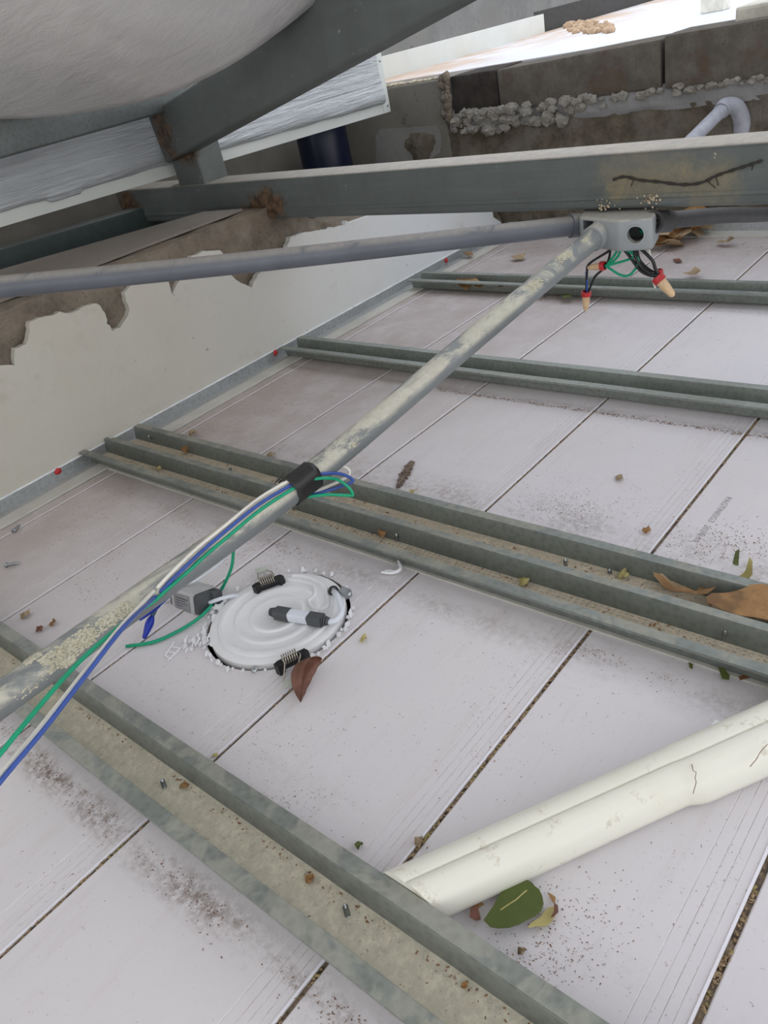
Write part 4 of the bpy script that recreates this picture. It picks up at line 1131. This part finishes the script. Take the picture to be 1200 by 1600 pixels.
o_ = obj('blade', bm, M_LEAFR, t, smooth=0); s2 = o_.modifiers.new('t', 'SOLIDIFY'); s2.thickness = .0004
# big dead leaves in the far channel of the pair, right edge
ZL = .012
leaf([(1103, 937), (1112, 930), (1130, 929), (1145, 926), (1160, 921), (1172, 915), (1190, 915), (1215, 920), (1260, 934), (1262, 990), (1215, 975), (1180, 966), (1150, 960), (1120, 950), (1105, 944)],
     .0235, M_LEAFO, 'large ochre-brown dead leaf lying in the far channel at the right edge', curl=wavy(5, .006, 22, -.003), div=3)
leaf([(1020, 914), (1030, 914), (1045, 921), (1058, 926), (1075, 922), (1088, 924), (1092, 915), (1103, 913), (1116, 916), (1119, 927), (1113, 938), (1105, 942), (1090, 940), (1070, 935), (1050, 930), (1035, 925)],
     .014, M_LEAFO, 'curled orange-brown leaf left of the large one in the far channel', curl=wavy(6, .014, 35, -.002), div=3)
leaf([(1021, 909), (1035, 908), (1046, 915), (1058, 917), (1072, 922), (1070, 928), (1050, 924), (1032, 918)], .006, M_LEAFT, 'pale dry leaf scraps tucked under the orange-brown leaf', curl=wavy(9, .008, 60), div=1)
leaf([(1146, 880), (1150, 869), (1155, 869), (1154, 884), (1153, 898), (1148, 896), (1144, 888)], .006, M_LEAFG, 'thin olive leaf scrap standing behind the far channel', curl=wavy(2, .012, 40), div=1)
leaf([(1155, 900), (1165, 895), (1170, 884), (1175, 890), (1175, 905), (1168, 908)], .004, M_LEAFY, 'pale torn leaf scrap next to the olive one behind the channel', curl=wavy(3, .010, 60), div=1)
leaf([(1076, 1035), (1083, 1038), (1082, 1046), (1077, 1043)], .003, M_LEAFG, 'tiny green leaf chip in front of the doubled channels', div=0)
leaf([(1122, 1048), (1130, 1048), (1140, 1057), (1139, 1064), (1128, 1062)], .003, M_LEAFG, 'dark green leaf chip in front of the nearer doubled channel at right', div=0, curl=wavy(3, .004, 60))
leaf([(1154, 1057), (1168, 1054), (1171, 1059), (1156, 1063)], .003, M_LEAFB, 'brown leaf chip right of the dark green one', div=0)
# far leaves
leaf([(714, 442), (730, 441), (741, 443), (750, 449), (760, 453), (752, 458), (740, 452), (728, 457), (716, 453)], .006, M_LEAFO, 'curled brown leaf lying before the farthest channel', curl=wavy(2, .016, 20), div=2)
leaf([(777, 448), (790, 446), (797, 452), (795, 459), (780, 458)], .006, M_LEAFT, 'small tan leaf to the right of the curled brown one', curl=wavy(5, .014, 22), div=1)
leaf([(1066, 432), (1078, 430), (1086, 424), (1092, 427), (1095, 433), (1088, 437), (1076, 436)], .004, M_LEAFT, 'tan leaf with a stalk lying just behind the farthest channel', curl=wavy(7, .014, 16), div=1)
leaf([(1119, 380), (1126, 378), (1134, 382), (1141, 376), (1148, 382), (1138, 385), (1126, 384)], .004, M_LEAFT, 'twisted tan leaf near the far end of the boards', curl=wavy(11, .016, 14), div=1)
leaf([(798, 405), (812, 402), (822, 401), (818, 406), (804, 408)], .003, M_LEAFT, 'small brown leaf on the board beneath the grey conduit', curl=wavy(13, .010, 16), div=1)
leaf([(723, 399), (738, 397), (740, 402), (730, 404)], .006, M_LEAFO, 'little ochre leaf at the wall track beneath the grey conduit', curl=wavy(13, .010, 16), div=1)
leaf([(1051, 405), (1062, 404), (1066, 409), (1056, 410)], .003, M_LEAFR, 'small dark leaf chip on the last board', div=0)
leaf([(877, 464), (890, 465), (894, 470), (880, 472)], .003, M_LEAFG, 'olive leaf chip before the farthest channel below the tan connectors', div=1, curl=wavy(3, .01, 20))
# clump under the charcoal conduit
t = thing('dead_leaf_clump', 'clump of rotting brown leaves under the charcoal conduit behind the junction box', 'leaves', OZ(1075, 370, 0))
random.seed(5)
for k in range(9):
    cx = 1030+k*8+random.uniform(-3, 3); cy = 380-k*2.6+random.uniform(-2, 2)
    pts = [(cx-26, cy+3), (cx-12, cy-8), (cx+6, cy-9), (cx+24, cy-4), (cx+14, cy+3), (cx-4, cy+6)]
    o_ = leaf(pts, .010+.003*(k % 3), (M_LEAFT, M_LEAFB, M_LEAFT, M_LEAFO)[k % 4], '', 'leaf_piece', curl=wavy(k, .045, 12, -.012), div=2, parent=t)
# small scraps on the ceiling, left area
for i, (px, py, s, mm, lb) in enumerate(((40, 962, 8, M_LEAFT, 'crumpled dry leaf scrap on the board near the left edge above the conduit'), (62, 984, 6, M_LEAFR, 'dark leaf crumb above the conduit at left'), (82, 975, 6, M_LEAFB, 'rusty leaf crumb above the conduit at left'),
        (303, 679, 7, M_LEAFT, 'dry tan scrap behind the doubled channels near the wall'), (422, 713, 9, M_LEAFT, 'tan leaf scrap behind the doubled channel left of the tape'), (291, 703, 7, M_LEAFO, 'orange scrap standing in the far doubled channel near the wall'),
        (248, 733, 4, M_LEAFY, 'bright yellow crumb in the nearer doubled channel'), (646, 770, 8, M_LEAFY, 'yellow-green leaf scrap behind the far doubled channel'), (568, 999, 7, M_LEAFY, 'tiny pale leaf chip on the board right of the downlight'),
        (974, 899, 9, M_LEAFY, 'pale yellow scrap in the far doubled channel'), (820, 909, 10, M_LEAFY, 'yellow-brown scrap in the nearer doubled channel'), (485, 1375, 8, M_LEAFO, 'orange scrap on the dusty floor of the nearest channel'),
        (560, 1322, 7, M_LEAFG, 'two-lobed green crumb in front of the cream pipe end'), (727, 1541, 6, M_LEAFO, 'small orange crumb at the foot of the dusty channel'), (288, 1228, 7, M_LEAFO, 'ochre crumb on the dusty floor near its blue screw'),
        (335, 1181, 5, M_LEAFY, 'yellow crumb in the joint beside the nearest channel'), (815, 1487, 7, M_LEAFT, 'small curled husk below the green leaf'), (968, 747, 7, M_LEAFT, 'small brown leaf bit in the middle of a board behind the doubled channels'),
        (600, 835, 11, M_LEAFO, 'orange-brown scraps in the nearer doubled channel near its screw'), (655, 1316, 8, M_LEAFT, 'dry leaf bits in the joint above the cream pipe'), (1010, 830, 6, M_LEAFO, 'orange crumb on the board edge behind the far channel'))):
    zz3 = {703: .010, 733: .006, 899: .006, 909: .006, 1375: .005, 1228: .005, 1541: .006, 835: .006}.get(py, .002)
    p = OZ(px, py, zz3); sc2 = 1229/(prj(p)[2]); r = s/sc2
    pts = []
    rn = random.Random(i)
    for k in range(8):
        a = 6.283*k/8; rr = r*(.6+.6*rn.random()); pts.append(Vector((p.x+math.cos(a)*rr*1.2, p.y+math.sin(a)*rr, zz3)))
    o_ = obj('leaf_scrap', sheet_from_outline(pts, .0004, wavy(i, r*1.2, 1.2/r, -r*.3), 1), mm, smooth=60); tag(o_, lb, 'leaf scrap')
    mn = min(v.co.z for v in o_.data.vertices)
    if mn < .0005 and zz3 < .005:
        for v in o_.data.vertices: v.co.z += .0008-mn

# ================================================================== SCREWS, PLUGS
def screw(px, py, z, tilt, label, L=.010, lying=False, blue=False):
    p = OZ(px, py, z)
    ax = Vector(tilt).normalized(); bm = bmesh.new(); hel = [(.0016, 0), (.0016, L*.6), (.0010, L*.85), (0, L)]
    prf = []
    n_ = 9
    for k in range(n_): h = L*.8*k/n_; prf += [(.0021, h), (.0014, h+L*.8/n_*.5)]
    prf += [(.0012, L*.85), (0, L)]
    t = thing('drywall_screw', label, 'screw', p, 'metal screws')
    obj('shank', lathe(prf, p, ax, 10, bm), M_ZINC, t, smooth=0)
    if lying: obj('head', lathe([(0, -.0022), (.0036, -.002), (.0040, -.0008), (.0016, .0004)], p, ax, 14), M_ZINC, t, smooth=40)
    return t
screw(543, 1430, .004, (.1, .05, 1), 'shiny screw point poking up through the dusty floor of the nearest channel', .012)
screw(257, 1230, .004, (.2, .2, 1), 'small screw point in the nearest channel halfway along its length', .009)
screw(1131, 1000, .004, (-.1, -.1, 1), 'bright screw point in the nearer doubled channel at the right', .013)
screw(1135, 987, .004, (.4, -.3, 1), 'darker screw tip just behind the bright one at the right', .010)
screw(884, 886, .006, (0, 0, 1), 'screw point standing in the far doubled channel, centre right', .012)
screw(953, 896, .004, (0, .1, 1), 'stubby screw tip in the far doubled channel beside a yellow scrap', .006)
screw(621, 846, .004, (.05, 0, 1), 'screw point in the nearer doubled channel beside the orange-brown scraps', .012)
screw(361, 737, .004, (0, 0, 1), 'screw point in the far doubled channel left of the tape', .010)
screw(235, 688, .010, (0, 0, 1), 'screw at the wall end of the far doubled channel', .010)
screw(11, 883, .003, (.5, -.7, .05), 'loose screw lying on the board at the left edge', .020, True)
screw(68, 718+0, .0, (1, 0, .1), 'x', .001) if False else None
screw(22, 829, .003, (.9, .4, .05), 'loose screw lying beside the first joint at the left edge', .014, True)
for px, py, lb in ((90, 736, 'red plastic plug in the wall track left of the doubled channels'), (430, 551, 'red plastic plug in the wall track by the third channel'), (697, 407, 'red plastic plug in the wall track by the farthest channel')):
    c = OY(px, py, WY-.012); bm = blob(c, .0055, (1, .8, 1), px, 2, .5, 1.5)
    tag(obj('wall_plug', bm, M_RED, smooth=0), lb, 'wall plug', 'red wall plugs')

# ================================================================== DIRT PILE AND CRUMBS
random.seed(31)
bm = bmesh.new()
for i in range(520):
    s = random.random(); px = 622+s*22; py = 762-s*38; wd = 8*math.sin(math.pi*(.15+.75*(1-s)))
    p = OZ(px+random.gauss(0, wd*.35), py+random.gauss(0, wd*.25), .0)
    blob((p.x, p.y, random.random()*.004), random.uniform(.0008, .0022), (1, 1, .7), i, 1, .4, 2, bm)
tag(obj('soil_heap', bm, mortar_mat('grey_brown_soil', (.20, .15, .12), (.36, .29, .24), (.16, .11, .09), 200, .5), smooth=0), 'narrow heap of grey-brown soil behind the far doubled channel', 'soil', kind='stuff')

def crumbs(name, mat, label, items, cat='crumbs'):
    V, Fc = [], []
    for (p, s) in items:
        n0 = len(V); a0 = random.random()*6.28; el_ = random.uniform(.8, 1.7)
        ca_, sa_ = math.cos(a0), math.sin(a0)
        for (x, y) in ((-1, -.6), (.9, -.7), (1.1, .5), (-.7, .8)):
            x *= el_; V.append((p.x+(x*ca_-y*sa_)*s, p.y+(x*sa_+y*ca_)*s, p.z))
        V.append((p.x, p.y, p.z+s*.6))
        Fc += [(n0, n0+1, n0+4), (n0+1, n0+2, n0+4), (n0+2, n0+3, n0+4), (n0+3, n0, n0+4), (n0+3, n0+2, n0+1, n0)]
    o = obj(name, (V, Fc), mat); return tag(o, label, cat, kind='stuff')
def inlight(p): return (p-LC).length < LR+.004
it = []
for i in range(1200):   # all over, sparse
    p = Vector((random.uniform(.02, 1.66), random.uniform(-.3, 1.10), .0004))
    if not inlight(p): it.append((p, random.uniform(.00018, .0006)*(1.6 if p.x > .9 else 1)))
for cx, cy, sx, sy, n_, z, s0, s1 in ((900, 800, 60, 22, 380, 0, .0005, .0011), (870, 780, 40, 25, 160, 0, .0004, .001), (1120, 850, 60, 22, 420, 0, .0005, .0012), (460, 850, 60, 22, 420, 0, .0005, .0012), (330, 835, 40, 30, 220, 0, .0005, .0012), (300, 870, 30, 16, 120, 0, .0005, .001),
        (980, 1010, 45, 14, 420, 0, .0004, .0011), (1100, 1055, 50, 14, 200, 0, .0004, .001), (890, 1440, 70, 50, 300, 0, .0003, .0009), (850, 1500, 60, 30, 200, 0, .0003, .0009), (450, 1250, 50, 30, 160, 0, .0003, .0008), (1110, 1340, 60, 60, 60, 0, .0003, .0008),
        (640, 950, 50, 40, 120, 0, .0003, .0008), (760, 1110, 70, 70, 150, 0, .0003, .0008), (420, 900, 20, 12, 90, 0, .0004, .001), (430, 630, 60, 25, 150, 0, .0006, .0015), (150, 800, 60, 40, 180, 0, .0005, .0013), (150, 900, 50, 35, 120, 0, .0005, .0013), (1060, 380, 80, 12, 120, 0, .001, .0026),
        (860, 465, 40, 5, 60, 0, .001, .003), (430, 1140, 60, 35, 120, 0, .0003, .0008)):
    for i in range(n_):
        p = OZ(random.gauss(cx, sx), random.gauss(cy, sy*.8), .0004)
        if p.y < 1.10 and p.x < 1.67 and not inlight(p) and not (.115 < p.x < .19) and not (.47 < p.x < .595): it.append((p, random.uniform(s0, s1)*.52))
# the row of soil beside the nearest channel
for i in range(2600):
    y = random.uniform(-.3, .9); p = Vector((.117-abs(random.gauss(0, .011)), y, .0004))
    if noise.noise(Vector((y*14, 0, 0)))+.25 > random.random()*.9-.1: it.append((p, random.uniform(.0002, .0006)))
for i in range(900):
    y = random.uniform(.05, .75); p = Vector((random.gauss(.889, .0022), y, .0004))
    it.append((p, random.uniform(.0003, .0009)))
crumbs('soil_crumbs', M_CRUMB, 'fine brown soil crumbs strewn over the ceiling boards', it)
# in the joints
it = []
for i, y in enumerate(seams):
    if i < 3: continue
    g_ = gapw.get(i, .004)
    n_ = {3: 1500, 4: 1600, 5: 1300, 6: 700, 7: 240, 8: 160}.get(i, 200)
    for k in range(n_):
        x = random.uniform(.0, 1.68)
        dn = noise.noise(Vector((x*7, i*5, 0)))
        if dn < random.uniform(-.45, .25): continue
        it.append((Vector((x, y-g_/2+random.gauss(0, g_*.34), -.0022+random.random()*.0022)), random.uniform(.0005, .0017)))
crumbs('joint_litter', leaf_mat('joint_litter', (.19, .12, .065), (.40, .29, .17), (.30, .25, .09), 120), 'brown leaf litter packed in the board joints', it, 'litter')
# grit in the channels
it = []
for i in range(3600):
    y = random.uniform(-.3, 1.12); x = random.uniform(.556, .574) if random.random() < .5 else random.uniform(.494, .522)
    it.append((Vector((x, y, .0038)), random.uniform(.0003, .0010)))
for i in range(700):
    y = random.uniform(-.3, .9); x = random.choice((random.gauss(.166, .002), random.uniform(.141, .170)))
    if .139 < x < .171: it.append((Vector((x, y, .0038)), random.uniform(.0002, .0007)))
crumbs('sand_grit', M_GRIT, 'pale sand and grit lying on the floors of the metal channels', it, 'grit')
it = []
for i in range(340):
    y = random.uniform(-.3, 1.1); x = random.uniform(.494, .573)
    if .524 < x < .552: continue
    it.append((Vector((x, y, .004)), random.uniform(.0005, .0016)))
for i in range(160):
    it.append((Vector((random.gauss(.1665, .0015), random.uniform(-.2, .8), .004)), random.uniform(.0003, .0009)))
crumbs('leaf_crumbs', M_LEAFB, 'reddish leaf crumbs caught in the metal channels', it)
